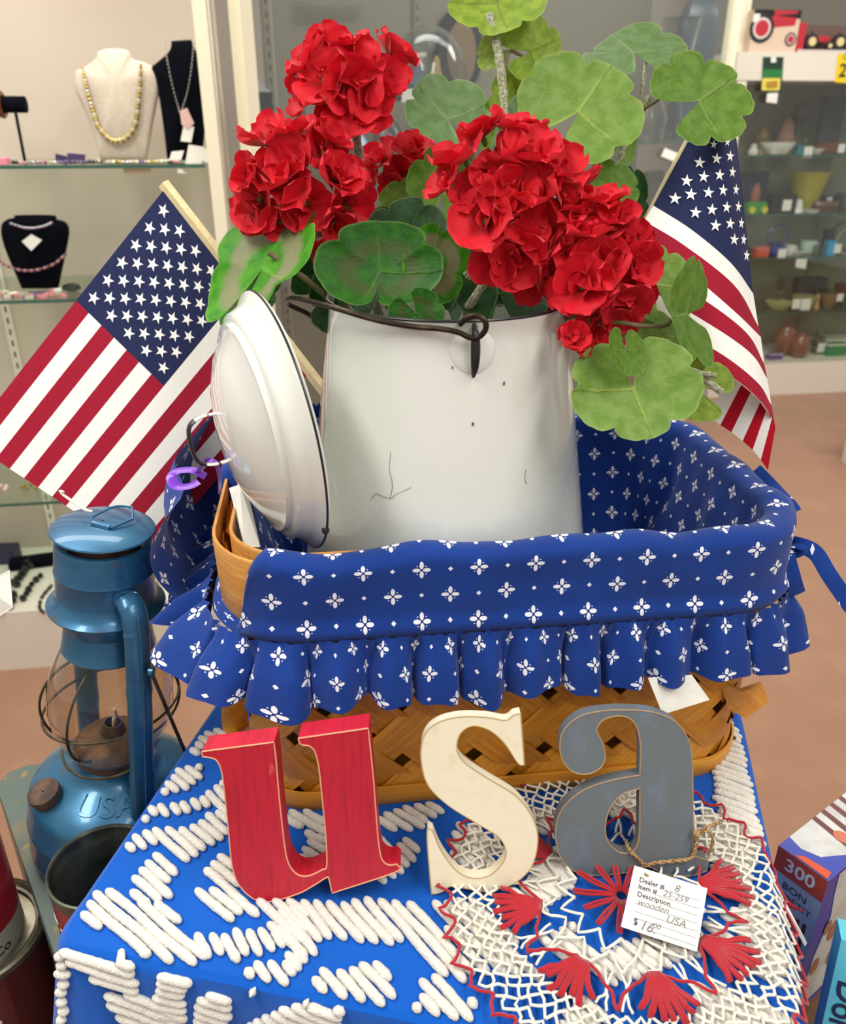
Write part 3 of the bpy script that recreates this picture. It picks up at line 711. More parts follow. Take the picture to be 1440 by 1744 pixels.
# upturned ruffle of the far left side, standing beside the lid
def lr_fn(i, j):
    s = lerp(PT-.24, PT+.045, i); ph = i*20; z = lerp(.135, .262-.05*max(0, i-.6)-.02*abs(i-.5), j)
    return at_s(s, z, .024+.034*math.sin(PI*j*.85)+.006*math.sin(ph)*j+.004*j)
part('upturned_ruffle', MB().grid(lr_fn, 60, 12, uvf=lambda i, j: (i*.30, j*.10)), CALICO, liner, angle=180, label='ruffle turned up at the left')
def ribbon(mb, pts, wd, up, th=.08): mb.tube(spline(pts, 6, False), wd/2, 8, flat=th, up=up)
for lab, pts in (('blue calico tie hanging at the right', [P(1335, 925, y=.60), P(1358, 928, y=.585), P(1388, 942, y=.58), P(1412, 980, y=.57), P(1450, 1035, y=.56)]),
                 ('short blue calico tie end with frayed tip', [P(1338, 930, y=.585), P(1342, 955, y=.575), P(1350, 985, y=.57), P(1358, 1012, y=.57)]),
                 ('blue calico tie on the far right corner', [P(1285, 800, y=.70), P(1310, 825, y=.69), P(1340, 855, y=.66), P(1352, 872, y=.65)])):
    mb = MB(); ribbon(mb, pts, .013, (0, -1, .3)); part('tie', mb, CALICO, liner, label=lab)
mb = MB(); ribbon(mb, [P(1330, 935, y=.598), P(1350, 928, y=.585), P(1368, 934, y=.58), P(1352, 946, y=.583), P(1332, 940, y=.592)], .009, (0, -.3, 1)); part('tie', mb, CALICO, liner, label='knotted loop of blue calico tie')
PURP = col('purple_ribbon', (118, 34, 190), .3, sheen=.4)
mb = MB(); ribbon(mb, [P(350, 812, y=.60), P(330, 801, y=.60), P(303, 802, y=.598), P(292, 812, y=.594), P(300, 828, y=.588), P(322, 828, y=.588), P(338, 820, y=.592)], .0085, (0, -.2, 1), .08)
ribbon(mb, [P(335, 806, y=.60), P(352, 785, y=.60), P(368, 790, y=.598), P(374, 815, y=.60), P(374, 838, y=.605)], .0065, (.9, -.3, .2), .1)
single('purple_ribbon', mb, PURP, 'shiny purple ribbon loops on the liner left of the lid', 'ribbon')
# paper tags of the basket
mb = MB(); q = [P(1103, 1155, y=.515), P(1178, 1150, y=.52), P(1208, 1192, y=.516), P(1128, 1217, y=.506)]
mb.prism(q, [p+Vector((0, .0006, 0)) for p in q]); single('paper_tag', mb, CARD, 'blank white tag poking out under the ruffle on the basket front', 'tag', smooth=False)
mb = MB(); q = [P(390, 832, y=.618), P(408, 826, y=.613), P(424, 850, y=.608), P(443, 932, y=.566), P(416, 932, y=.560)]
mb.prism(q, [p+Vector((0, .0012, 0)) for p in q]); single('paper_tag', mb, CARD, 'narrow rolled white tag standing in the basket handle opening', 'tag', smooth=False)
# ------------------------------------------------------------------ enamel pitcher
PX, PY, PZ = .020, .660, T+LZ+.003
def prad(z): return .1315-.0385*(z/.275)**1.05     # z above the base
pot = thing('enamel_pitcher', 'large white enamel pot with wire bail holding the geraniums', 'pot', (PX, PY, PZ))
H_P = .277; prof = [(.001, 0), (.120, 0), (.1275, .003), (.1305, .010)]+[(prad(z), z) for z in [.02+.0257*k for k in range(10)]]+[(prad(.26), .26), (.0945, .270), (.0965, .275), (.0970, .278), (.0955, .2795), (.0925, .277), (.0915, .265)]+[(prad(z)-.003, z) for z in (.2, .15, .1)]+[(.001, .095)]
mb = MB(); mb.lathe([(r, z) for r, z in prof], (PX, PY, PZ), 72, cap=False); part('body', mb, ENAMEL, pot, angle=50)
mb = MB(); mb.tube([Vector((PX+.0968*math.cos(a), PY+.0968*math.sin(a), PZ+.2788)) for a in [2*PI*k/72 for k in range(72)]], .0011, 6, closed=True); part('rim_edge', mb, CHIP, pot, label='worn black rim line')
def ear(px, py, nm):
    c = P(px, py, y=.575); a = math.atan2(c.y-PY, c.x-PX); return a
ea = math.atan2(-.092, .0145)
def on_body(a, z, off=0): r = prad(z)+off; return Vector((PX+r*math.cos(a), PY+r*math.sin(a), PZ+z))
mb = MB(); # round weld disc
vs = [on_body(ea, .258, .0008)]; K = 28
for rr, of in ((.008, .0010), (.0150, .0010), (.0165, .0)):
    for k in range(K):
        t = 2*PI*k/K; z = .258+rr*math.sin(t); vs.append(on_body(ea+rr*math.cos(t)/prad(z), z, of))
fs = [[0, 1+k, 1+(k+1) % K] for k in range(K)]+[[1+j*K+k, 1+(j+1)*K+k, 1+(j+1)*K+(k+1) % K, 1+j*K+(k+1) % K] for j in range(2) for k in range(K)]
mb.add(vs, fs); earp = part('ear_plate', mb, ENAMEL, pot, angle=60)
mb = MB(); pts = [on_body(ea, .240, .001), on_body(ea, .248, .006), on_body(ea, .260, .0085), on_body(ea, .271, .008), on_body(ea, .277, .004)]
mb.tube(spline(pts, 5, False), [.0012+.0022*math.sin(PI*k/20) for k in range(21)], 8, flat=.6); part('ear', mb, CHIP, pot, label='chipped black metal ear')
bw = [P(806, 592, y=.562), P(822, 572, y=.556), P(828, 552, y=.556), P(818, 538, y=.558), P(800, 541, y=.560), P(787, 553, y=.560), P(797, 566, y=.559), P(806, 575, y=.556)]
cl = [P(782, 553, y=.561), P(796, 541, y=.559), P(814, 538, y=.557), P(826, 548, y=.555), P(826, 562, y=.555), P(815, 574, y=.556), P(800, 575, y=.557), P(780, 566, y=.558), P(748, 560, y=.560), P(700, 556, y=.566), P(640, 545, y=.572), P(585, 529, y=.582), P(535, 515, y=.61), P(500, 508, y=.645), P(489, 512, y=.67), P(494, 520, y=.685), P(520, 532, y=.69), P(540, 545, y=.692), P(556, 552, y=.69)]
mb = MB(); mb.tube(spline(cl, 6, False), .0020, 10); part('bail', mb, IRON, pot, label='thick brown wire bail curled at its end')
for nm, lst in (('chip', [(858, 653, 2.4, 3), (805, 722, 2, 3), (770, 626, 1.6, 2)]),):
    for x, y, rx_, ry_ in lst:
        r = ray(x, y); o = Vector((0, 0, CAMZ)); t = .45
        while t < .8:
            p = o+r*t; zz = p.z-PZ
            if math.hypot(p.x-PX, p.y-PY) < prad(max(0, zz))+.0006: break
            t += .0004
        a = math.atan2(p.y-PY, p.x-PX); mb = MB(); vs = [on_body(a+rx_*.0004*math.cos(k)*R_.uniform(.7, 1.2)/.1, zz+ry_*.0005*math.sin(k)*R_.uniform(.7, 1.2), .0007) for k in [2*PI*j/9 for j in range(9)]]
        mb.add(vs, [list(range(9))]); part(nm, mb, plain('enamel_chip', (92, 86, 80), .7), pot, False)
mb = MB()
for pl_ in ([(665, 770), (663, 800), (668, 825), (664, 850)], [(632, 850), (640, 841), (655, 846), (668, 848), (672, 843), (700, 830)], [(895, 800), (893, 814), (896, 825)]):
    pts = []
    for x, y in pl_:
        r = ray(x, y); t = .45
        while t < .8:
            p = Vector((0, 0, CAMZ))+r*t; zz = p.z-PZ
            if math.hypot(p.x-PX, p.y-PY) < prad(max(0, zz))+.0002: break
            t += .0003
        pts.append(p)
    mb.tube(spline(pts, 4, False), .00028, 4)
part('hairline_crack', mb, plain('hairline_grey', (150, 148, 144), .6), pot, kind='stuff')
# ------------------------------------------------------------------ enamel lid
LC = P(476, 720, y=.60); LN = Vector((-.87, -.42, -.10)); LN.normalize()
ly = Vector((0, 0, 1)); ly = (ly-LN*ly.dot(LN)).normalized()
LM = Matrix.Identity(4); lx = ly.cross(LN)
for i in range(3): LM[i][0] = lx[i]; LM[i][1] = ly[i]; LM[i][2] = LN[i]
lid = thing('enamel_lid', 'domed white enamel lid leaning on edge between the flag and the pot', 'lid', LC-Vector((0, 0, .09)))
prof = [(.0975, -.002), (.0985, .001), (.0960, .003), (.0905, .006), (.087, .012), (.0855, .0155), (.0800, .0165), (.0785, .0205), (.0735, .0212), (.060, .029), (.040, .036), (.020, .0395), (.001, .041)]
inner = [(r-.0012 if r > .01 else r, z-.0015) for r, z in prof[::-1][:-1]]
LR = .994
mb = MB(); mb.lathe([(r*LR*1.02, z*1.15) for r, z in prof+inner], LC, 72, M=LM, cap=False); part('dome', mb, ENAMEL, lid, angle=60)
mb = MB(); mb.tube([LC+LM.to_3x3() @ Vector((.0999*math.cos(a), .0999*math.sin(a), .0002)) for a in [2*PI*k/64 for k in range(64)]], .0009, 6, closed=True); part('rim_edge', mb, CHIP, lid, label='black worn lid rim')
hu = (P(392, 782, y=.56)-P(362, 716, y=.56)).normalized(); hu = (hu-LN*hu.dot(LN)).normalized(); top = LC+LN*.0465
hw_ = .0185
pts = [top-hu*hw_-LN*.002, top-hu*hw_+LN*.010, top-hu*(hw_-.004)+LN*.019, top-hu*.006+LN*.022, top+hu*.006+LN*.022, top+hu*(hw_-.004)+LN*.019, top+hu*hw_+LN*.010, top+hu*hw_-LN*.002]
sp_ = spline(pts, 6, False); k1 = len(sp_)//4; k2 = len(sp_)-k1
mb = MB(); mb.tube(sp_, .0034, 8, flat=.35, up=tuple(LN)); hd = part('handle', mb, ENAMEL, lid, label='white strap handle')
mb = MB(); mb.tube(sp_[k1-1:k2+1], .0040, 8, flat=.42, up=tuple(LN)); part('handle_wear', mb, CHIP, hd, label='black chipped middle of the handle')
mb = MB(); e = LC+LM.to_3x3() @ Vector((.0999*math.cos(-.6), .0999*math.sin(-.6), .001)); mb.ball(e, .003, 8, 5); part('chip', mb, CHIP, lid, label='black chip on the rim')
# ------------------------------------------------------------------ wooden letters u s a
def letter(name, label, conv, outer, holes, y0, k, thick, face, edge, yaw=0):
    ty = Vector((0, k, 1)).normalized(); n_ = Vector((0, -1, k)).normalized()      # plane: up axis and front normal
    o = Vector((P(*conv([outer[0]])[0], y=.5).x, y0, T+.006))
    def hit(px, py):
        r = ray(px, py); c_ = Vector((0, 0, CAMZ)); t = (o-c_).dot(n_)/r.dot(n_); p = c_+r*t-o; return Vector((p.x, p.dot(ty), 0))
    ol = [spline([hit(*p) for p in conv(q)], 5, True, 66) for q in [outer]+holes]
    M = frame_m(o, RIGHT, ty)
    th = thing(name, label, 'letter', (o.x, o.y, T+.006))
    part('board', plate(ol, M, thick, 0), face, th, angle=30)
    mb = MB()
    for q in ol: mb.tube([M @ (v+Vector((0, 0, -.0001))) for v in q], .00055, 5, closed=True)
    part('worn_edge', mb, edge, th, label='paint-worn bare edges'); return M, o
C8 = A8; C3 = lambda L: [(x/1.5652+380, y/1.5652+1100) for x, y in L]
letter('wooden_letter', 'red wooden letter u leaning against the basket', C8,
 [(52, 312), (530, 250), (545, 380), (560, 560), (580, 760), (600, 930), (622, 1040), (665, 1110), (720, 1138), (780, 1130), (850, 1095), (880, 1070), (876, 900), (860, 720), (840, 520), (825, 400), (800, 310), (765, 275), (710, 264), (690, 225), (1155, 158), (1170, 300), (1190, 500), (1205, 700), (1222, 900), (1240, 1010), (1265, 1050), (1300, 1065), (1345, 1058), (1335, 1110), (915, 1250), (895, 1155), (875, 1148), (800, 1195), (700, 1250), (560, 1295), (470, 1308), (400, 1290), (330, 1235), (280, 1160), (250, 1050), (235, 900), (215, 700), (195, 520), (180, 430), (150, 370), (105, 352), (58, 345)], [], .425, .15, .020, REDWOOD, EDGEW)
letter('wooden_letter', 'cream wooden letter s leaning against the basket', C3,
 [(792, 180), (802, 318), (785, 312), (750, 260), (710, 225), (665, 213), (632, 233), (622, 272), (640, 308), (700, 350), (780, 400), (825, 460), (838, 520), (820, 590), (770, 635), (700, 655), (640, 645), (604, 641), (584, 655), (555, 663), (543, 500), (558, 492), (580, 545), (620, 598), (665, 619), (710, 611), (743, 580), (753, 548), (735, 510), (680, 475), (600, 425), (545, 370), (527, 300), (535, 240), (570, 205), (630, 189), (700, 190), (752, 198), (774, 184)], [], .431, .22, .0095, CREAMWOOD, CREAMEDGE)
MA, OA = letter('wooden_letter', 'blue-grey wooden letter a leaning against the basket with a twine tag', C3,
 [(1010, 174), (1075, 171), (1150, 178), (1205, 203), (1238, 248), (1249, 300), (1251, 400), (1252, 480), (1252, 560), (1292, 572), (1288, 600), (1240, 614), (1180, 610), (1130, 588), (1090, 600), (1040, 609), (985, 612), (930, 598), (897, 560), (885, 500), (900, 440), (955, 388), (1030, 360), (1110, 345), (1111, 260), (1095, 205), (1060, 187), (1015, 196), (995, 225), (1010, 258), (1018, 295), (1005, 325), (970, 342), (930, 335), (902, 300), (898, 250), (915, 215), (955, 186)], [[(1110, 380), (1065, 395), (1032, 430), (1018, 480), (1026, 525), (1060, 553), (1095, 545), (1108, 510), (1110, 450)]], .447, .25, .011, GREYWOOD, EDGEB)
# price tag and twine
q = [P(1080, 1474, z=T+.034), P(1204, 1513, z=T+.028), None, P(1057, 1578, z=T+.017)]; q[2] = q[1]+q[3]-q[0]
tag = thing('price_tag', 'white handwritten price tag tied with twine to the grey letter a', 'price tag', (q[3].x, q[3].y, T+.01))
nq = (q[1]-q[0]).cross(q[2]-q[0]).normalized(); nq = nq if nq.z > 0 else -nq
mb = MB(); mb.prism(q, [p-nq*.0006 for p in q]); part('card', mb, CARD, tag, False)
TMx = frame_m(q[0]+nq*.0003, q[1]-q[0], q[0]-q[3]); wq = (q[1]-q[0]).length; hq = (q[0]-q[3]).length
mb = MB(); mp = MB()
def tl(s, u, v, size, m, **k): text_mb(m, s, size, TMx @ Matrix.Translation((u*wq, -v*hq, 0)) @ Matrix.Rotation(k.pop('rot', 0), 4, 'Z'), **k)
tl('Dealer #', .09, .20, .0049, mb, bold=.00006); tl('Item #', .09, .31, .0049, mb, bold=.00006); tl('Description', .09, .43, .0049, mb, bold=.00006); tl('$', .09, .86, .0062, mb, bold=.00006)
tl('8', .56, .16, .0075, mp, shear=.3); tl('25-259', .42, .29, .0062, mp, shear=.3); tl('wooden', .10, .545, .0066, mp, shear=.4); tl('USA', .50, .665, .0075, mp, shear=.3); tl('16.', .17, .88, .0095, mp, shear=.3); tl('00', .34, .83, .0055, mp, shear=.3)
part('printing', mb, INK, tag, False)
def hline(m, u0, u1, v): m.add([TMx @ Vector((u0*wq, -v*hq, 0)), TMx @ Vector((u1*wq, -v*hq, 0)), TMx @ Vector((u1*wq, -v*hq+.0003, 0)), TMx @ Vector((u0*wq, -v*hq+.0003, 0))], [[0, 1, 2, 3]])
for u0, u1, v in ((.36, .92, .24), (.32, .93, .36), (.50, .92, .475), (.08, .92, .59), (.08, .92, .71), (.08, .92, .81), (.30, .92, .925)): hline(mp, u0, u1, v)
part('handwriting', mp, PENCIL, tag, False)
mb = MB()
def hitA(px, py, lift=.003):
    n_ = Vector((0, -1, .25)).normalized(); r = ray(px, py); c_ = Vector((0, 0, CAMZ)); t = (OA+n_*lift-c_).dot(n_)/r.dot(n_); return c_+r*t
tw = [hitA(1066, 1432, -.012), hitA(1072, 1448, .001), hitA(1088, 1464), hitA(1098, 1474), hitA(1115, 1470), hitA(1150, 1466), hitA(1175, 1462), hitA(1184, 1445), hitA(1186, 1425, .002), hitA(1184, 1415, .004)]
def twist(mb, pts, r=.0013):
    sp = spline(pts, 8, False)
    for ph in (0, PI):
        o_ = []
        for i, p in enumerate(sp):
            tg = (sp[min(i+1, len(sp)-1)]-sp[max(i-1, 0)]).normalized(); u = tg.orthogonal().normalized(); v = tg.cross(u); a = i*.9+ph; o_.append(p+(u*math.cos(a)+v*math.sin(a))*r*.6)
        mb.tube(o_, r*.75, 6)
twist(mb, tw); twist(mb, [hitA(1098, 1470, .004), hitA(1092, 1482, .004), q[0]*.82+q[1]*.18+nq*.001-(q[0]-q[3])*.10])
twist(mb, [hitA(1184, 1420, .004), hitA(1196, 1412, .006), hitA(1212, 1405, .006), hitA(1228, 1400, .004)], .001)
twist(mb, [hitA(1186, 1420, .004), hitA(1205, 1415, .007), hitA(1213, 1428, .006), hitA(1210, 1445, .003), hitA(1205, 1458, .001)], .001)
mb.ball(hitA(1186, 1420, .005), .003, 8, 5); part('twine', mb, TWINE, tag, angle=180, label='tan jute twine')
# ------------------------------------------------------------------ small flags
def star_verts(cx, cy, r, ang):
    return [(cx+(r if k % 2 == 0 else r*.39)*math.cos(ang+PI*k/5), cy+(r if k % 2 == 0 else r*.39)*math.sin(ang+PI*k/5)) for k in range(10)]
# left flag: a flat sheet stapled to a square stick, hoist runs down to the right
fA, fB = P(279, 323, t=.80), P(523, 638, t=.83); fD, fC = P(-57, 750, t=.765), P(251, 954, t=.79)
def lf(u, v, lift=0):                           # u along the fly 0..1, v down the hoist 0..1
    p = fA*(1-u)*(1-v)+fD*u*(1-v)+fB*(1-u)*v+fC*u*v
    nn = (fD-fA).cross(fB-fA).normalized()
    if nn.y > 0: nn = -nn
    return p+nn*(lift+.003*math.sin(u*3.2+v*2)*u)
lflag = thing('stick_flag', 'flat American stick flag standing in front of the jewelry case at left', 'flag', fB)
CF = .455
mb = MB(); us = [0, CF/3, CF*2/3, CF]+[CF+(1-CF)*k/8 for k in range(1, 9)]; nvv = 13
vs = [lf(u, v/nvv) for v in range(nvv+1) for u in us]; fs = []; mi = []
for j in range(nvv):
    for i in range(len(us)-1):
        a = j*len(us)+i; fs.append([a, a+1, a+1+len(us), a+len(us)]); mi.append(2 if (us[i] < CF-.001 and j < 7) else (0 if j % 2 == 0 else 1))
mb.add(vs, fs, mi); clo = part('cloth', mb, [FRED, FWHITE, FBLUE], lflag, label='printed red and white striped cloth with navy canton')
mb = MB(); Lh = (fB-fA).length*7/13; Lc = (fD-fA).length*CF
def lfm(a, b): return lf(a/Lc*CF, b/Lh*7/13, .0004)
for i in range(1, 12):
    for j in range(1, 10):
        if (i+j) % 2 == 0:
            cx, cy = Lc*(.02+.96*i/12), Lh*j/10
            mb.add([lfm(x, y) for x, y in star_verts(cx, cy, Lh*.056, -PI/2+.0)], [list(range(10))])
part('star_print', mb, STARW, clo, False, label='fifty white printed stars', kind='stuff')
d = (fB-fA).normalized(); st0 = fA-d*.004; side = (fA-fD).normalized()*.0035; bk = Vector((0, .0045, 0))
mb = MB(); mb.tube([st0+side, st0+d*.32+side], .0058, 4, flat=.8, up=tuple(BACK)); part('stick', mb, POLEW, lflag, False, label='pale square wooden stick')
# right flag: curls around itself
def cr(pts, t):
    n = len(pts)-1; x = min(max(t, 0), 1)*n; i = min(int(x), n-1); f = x-i
    p1, p2 = Vector(pts[i]), Vector(pts[i+1]); p0 = Vector(pts[i-1]) if i > 0 else p1*2-p2; p3 = Vector(pts[i+2]) if i < n-1 else p2*2-p1
    return .5*((2*p1)+(p2-p0)*f+(2*p0-5*p1+4*p2-p3)*f*f+(3*p1-p0-3*p2+p3)*f**3)
RL = [[(1205, 178), (1220, 180), (1235, 182), (1248, 185)],                       # top
      [(1112, 350), (1178, 392), (1244, 448), (1282, 500)],                       # canton bottom
      [(1096, 376), (1165, 418), (1250, 486), (1291, 556)],
      [(1092, 405), (1170, 462), (1252, 532), (1295, 574)],
      [(1085, 445), (1190, 505), (1270, 566), (1301, 620)],
      [(1080, 480), (1196, 545), (1276, 600), (1306, 645)],
      [(1070, 530), (1206, 590), (1286, 648), (1313, 690)],
      [(1062, 575), (1214, 625), (1292, 680), (1320, 728)]]
def rdep(u, v): return .690-.018*math.sin(PI*min(1, u*1.05))+.030*u**3-.006*v
def rrow(k, u): q = cr(RL[k], u); return q
def rf(u, k):                                   # k: fractional row
    i = min(int(k), 6); q = rrow(i, u).lerp(rrow(i+1, u), k-i)
    return P(q.x, q.y, t=rdep(u, k/7))
rflag = thing('stick_flag', 'curled American stick flag hanging behind the leaves at right', 'flag', P(1080, 420, t=.69))
mb = MB(); NU = 24
for k in range(7):
    sub = 12 if k == 0 else 2
    m_ = 2 if k == 0 else (1 if k % 2 == 1 else 0)
    mb.grid(lambda i, j: rf(i, k+j), NU, sub, mi=m_)
# turned-back tail showing the reverse
tb = [(1205, 707), (1226, 724), (1245, 736), (1264, 751), (1281, 766), (1295, 783), (1307, 801)]
tt = [(1243, 640), (1262, 655), (1278, 668), (1294, 685), (1304, 700), (1314, 712), (1320, 728)]
NB_ = 6
for k in range(NB_):
    m_ = 1 if k % 2 == 0 else 3
    mb.grid(lambda i, j: P(*(lerp(lerp(tb[k][c], tb[k+1][c], i), lerp(tt[k][c], tt[k+1][c], i), j) for c in (0, 1)), t=.705+.012*(1-j)-.006*math.sin(PI*(k+i)/6)), 2, 8, mi=m_)
mb.grid(lambda i, j: P(lerp(1085, 1205, i), lerp(lerp(560, 640, i), lerp(640, 707, i), j), t=.712), 6, 3, mi=1)
mb.grid(lambda i, j: P(lerp(1010, 1100, i), lerp(lerp(555, 585, i), lerp(600, 640, i), j), t=.713), 6, 3, mi=lambda i, j: 3 if i % 2 == 0 else 1)
clo = part('cloth', mb, [FRED, FWHITE, FBLUE, FRED2], rflag, angle=180, label='striped cloth curling over at its lower end')
mb = MB()
for cx, cy, r, sq in [(1191,277,11,.95),(1220,270,11,.85),(1243,266,10.5,.7),(1169,308,11.5,.97),(1198,301,11,.9),(1225,298,11,.8),(1247,293,10.5,.6),(1149,338,11.5,1),(1176,331,11.5,.97),(1206,328,11,.9),(1231,324,11,.75),(1253,323,10.5,.55),
    (1184,362,11.5,.95),(1212,357,11,.9),(1237,353,11,.75),(1257,352,10.5,.55),(1218,384,11.5,.9),(1243,381,11,.75),(1262,380,10.5,.5),(1250,408,11,.75),(1266,408,10.5,.5),(1271,435,11,.5),(1215,246,8,.8),(1238,242,8,.7)]:
    vs = []
    for x, y in star_verts(0, 0, r, -PI/2+.1):
        X_, Y_ = cx+x*sq, cy+y
        u = .5; k = .5                          # invert rf by a few Newton-free refinements
        best = None
        for _ in range(3):
            pass
        p = ray(X_, Y_); k0, k1 = 0, 1
        for it in range(24):
            a = cr(RL[0], u); b = cr(RL[1], u); kk = (Y_-a.y)/(b.y-a.y); xx = a.x+(b.x-a.x)*kk; u = min(1, max(0, u+(X_-xx)/190))
        t = rdep(u, kk/7)-.0012; vs.append(Vector((0, 0, CAMZ))+p*t)
    mb.add(vs, [list(range(10))])
part('star_print', mb, STARW, clo, False, label='white printed stars', kind='stuff')
mb = MB(); mb.tube([P(1212, 165, t=.695), P(1094, 385, t=.697), P(1000, 560, t=.70)], .0032, 8); part('stick', mb, POLEW, rflag, label='pale wooden stick')
# ------------------------------------------------------------------ geraniums
def petal_mesh(name, wd, cup, seed):
    rr = random.Random(seed); mb = MB(); p1, p2 = rr.uniform(0, 6), rr.uniform(0, 6)
    def fn(i, j):
        a = (i-.5)*2; r = j
        wprof = wd*((.14+.86*math.sin(PI/2*r/.64)) if r < .64 else math.sqrt(max(0, 1-((r-.64)/.37)**2)))
        x = a*wprof; y = r
        z = cup*(a*a*.35*r+r*r*.25-.05)+.05*r*math.sin(a*3+p1)+.025*r*r*math.sin(a*6+p2)-(.16*max(0, r-.7)/.3 if rr else 0)
        return Vector((x, y, z))
    mb.grid(fn, 8, 10, uvf=lambda i, j: ((i-.5)*wd*2*j, j))
    return mb.mesh(name, PETAL, smooth=True, angle=180)
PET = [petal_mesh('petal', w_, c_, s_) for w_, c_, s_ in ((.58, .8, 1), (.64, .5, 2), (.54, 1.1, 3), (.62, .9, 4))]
mbk = MB(); mbk.lathe([(.02, -.35), (.09, -.28), (.10, -.1), (.05, .02), (.10, .10), (.02, .16)], (0, 0, 0), 7); CALYX = mbk.mesh('floret', plain('green_calyx', (92, 110, 40), .7))
def basis(n, spin):
    n = n.normalized(); x = RIGHT-n*RIGHT.dot(n); x = x.normalized() if x.length > .05 else UP.copy(); y = n.cross(x)
    m = Matrix((x, y, n)).transposed() @ Matrix.Rotation(spin, 3, 'Z'); return m
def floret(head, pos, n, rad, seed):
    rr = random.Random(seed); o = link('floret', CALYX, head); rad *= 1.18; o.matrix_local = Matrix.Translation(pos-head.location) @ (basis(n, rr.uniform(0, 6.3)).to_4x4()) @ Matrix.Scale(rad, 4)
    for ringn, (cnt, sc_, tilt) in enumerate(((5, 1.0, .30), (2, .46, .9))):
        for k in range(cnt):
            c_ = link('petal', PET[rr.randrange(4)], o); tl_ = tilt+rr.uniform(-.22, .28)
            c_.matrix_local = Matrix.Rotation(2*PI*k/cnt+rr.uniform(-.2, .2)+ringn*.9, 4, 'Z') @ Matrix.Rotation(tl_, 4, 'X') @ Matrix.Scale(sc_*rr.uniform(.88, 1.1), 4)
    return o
def leaf_mesh(lobes, seed, cup=.12, fold=0., notch=.5, wav=.07):
    rr = random.Random(seed); mb = MB(); ph = rr.uniform(0, 6); NA, NR = 72, 9
    def fn(i, j):
        a = -PI/2+notch*.5+(2*PI-notch)*i; r = j       # notch opens towards -y
        t = (i*lobes) % 1
        edge = 1-.19*(abs(t-.5)*2)**5-.02*(1-abs(math.sin(i*lobes*4*PI)))
        side = 1-.12*math.cos(a+PI/2)*0+.06*math.sin(a*2+ph)
        rad = r*edge*side if r > .3 else r*side
        x, y = rad*math.cos(a), rad*math.sin(a)
        z = cup*r*r+wav*r*r*math.sin(i*lobes*2*PI+ph)*.5+wav*.7*r**2*math.sin(a*2+ph)-.05*r*(1-abs(math.sin(lobes*PI*i)))+fold*abs(x)
        return Vector((x, y, z))
    mb.grid(fn, NA, NR, uvf=lambda i, j: (lambda a: (j*math.cos(a), j*math.sin(a)))(-PI/2+notch*.5+(2*PI-notch)*i))
    return mb
def leaf(spray, px, py, t, rpx, tilt, spin, m, lobes=5, seed=0, sx=1., sy=1., label=None, **k):
    # tilt: (right, up) slant of the leaf's face away from the viewer; spin: direction of the stalk notch on the leaf, degrees from down, clockwise
    mb = leaf_mesh(lobes, seed or int(px*3+py), **k); n = RIGHT*tilt[0]+UP*tilt[1]+BACK*math.sqrt(max(.03, 1-tilt[0]**2-tilt[1]**2))
    M = basis(n, -math.radians(spin)); rad = rpx/F_PX*t; c_ = P(px, py, t=t)
    mb.v = [c_+M @ Vector((v.x*rad*sx, v.y*rad*sy, v.z*rad)) for v in mb.v]
    return part('leaf', mb, LG[m], spray, angle=180, label=label)
def stem(spray, pts, r, m=None, nm='stem', label=None):
    mb = MB(); sp = spline([P(x, y, t=t) for x, y, t in pts], 6, False); n = len(sp)
    mb.tube(sp, [r*(1+.12*math.sin(k*1.7)) for k in range(n)], 8); return part(nm, mb, m or STEMM, spray, label=label)
PC = Vector((PX, PY, PZ+.20))
def head(name, label, centre, cdepth, florets, jit, base, face=1.0):
    c0 = P(*centre, t=cdepth); h = thing('geranium_bloom', label, 'flower', base)
    for k, (x, y, r) in enumerate(florets):
        rr = random.Random(k*7+int(x)); dx, dy = (x-centre[0])/jit, -(y-centre[1])/jit; d2 = min(1, dx*dx+dy*dy)
        t = cdepth-.030*math.sqrt(max(0, 1-d2))+rr.uniform(-.004, .006)
        n = RIGHT*dx*1.15+UP*(dy*1.1+.1)+BACK*(face*(1.05-d2*.5))+Vector((rr.uniform(-.25, .25), rr.uniform(-.2, .2), rr.uniform(-.25, .25)))
        floret(h, P(x, y, t=t), n, r/F_PX*t*1.02, k*31+int(y))
    return h
h1 = head('h', 'topmost red geranium bloom on a hairy stalk at left', (600, 135), .70, [(530, 108, 42), (562, 92, 40), (592, 78, 34), (600, 165, 56), (664, 95, 40), (655, 140, 38), (522, 165, 36), (555, 140, 46), (612, 118, 44), (572, 190, 34), (630, 175, 40), (545, 70, 22)], 95, P(620, 560, t=.70))
stem(h1, [(603, 190, .71), (607, 240, .71), (615, 300, .71), (622, 345, .71), (626, 395, .71), (635, 480, .70), (650, 560, .70)], .0042, label='thick pale hairy stalk')
h2 = head('h', 'wide red geranium bloom above the left leaf', (505, 305), .68, [(456, 245, 44), (500, 230, 40), (445, 340, 50), (498, 285, 44), (548, 262, 42), (568, 305, 42), (588, 352, 44), (520, 345, 42), (430, 372, 28), (566, 378, 36), (470, 300, 44), (428, 305, 34), (478, 378, 34), (560, 240, 36), (575, 218, 26), (585, 300, 34), (552, 420, 26), (500, 322, 40)], 110, P(560, 530, t=.68))
stem(h2, [(540, 350, .69), (543, 400, .685), (552, 440, .68), (575, 490, .68), (600, 550, .69)], .0038)
h3 = head('h', 'small dark red geranium bloom behind the middle leaves', (688, 285), .78, [(652, 272, 32), (700, 262, 32), (640, 300, 26), (690, 300, 32), (722, 290, 28), (672, 318, 24), (715, 245, 20)], 60, P(700, 520, t=.76))
stem(h3, [(690, 290, .79), (694, 380, .78), (700, 520, .75)], .003)
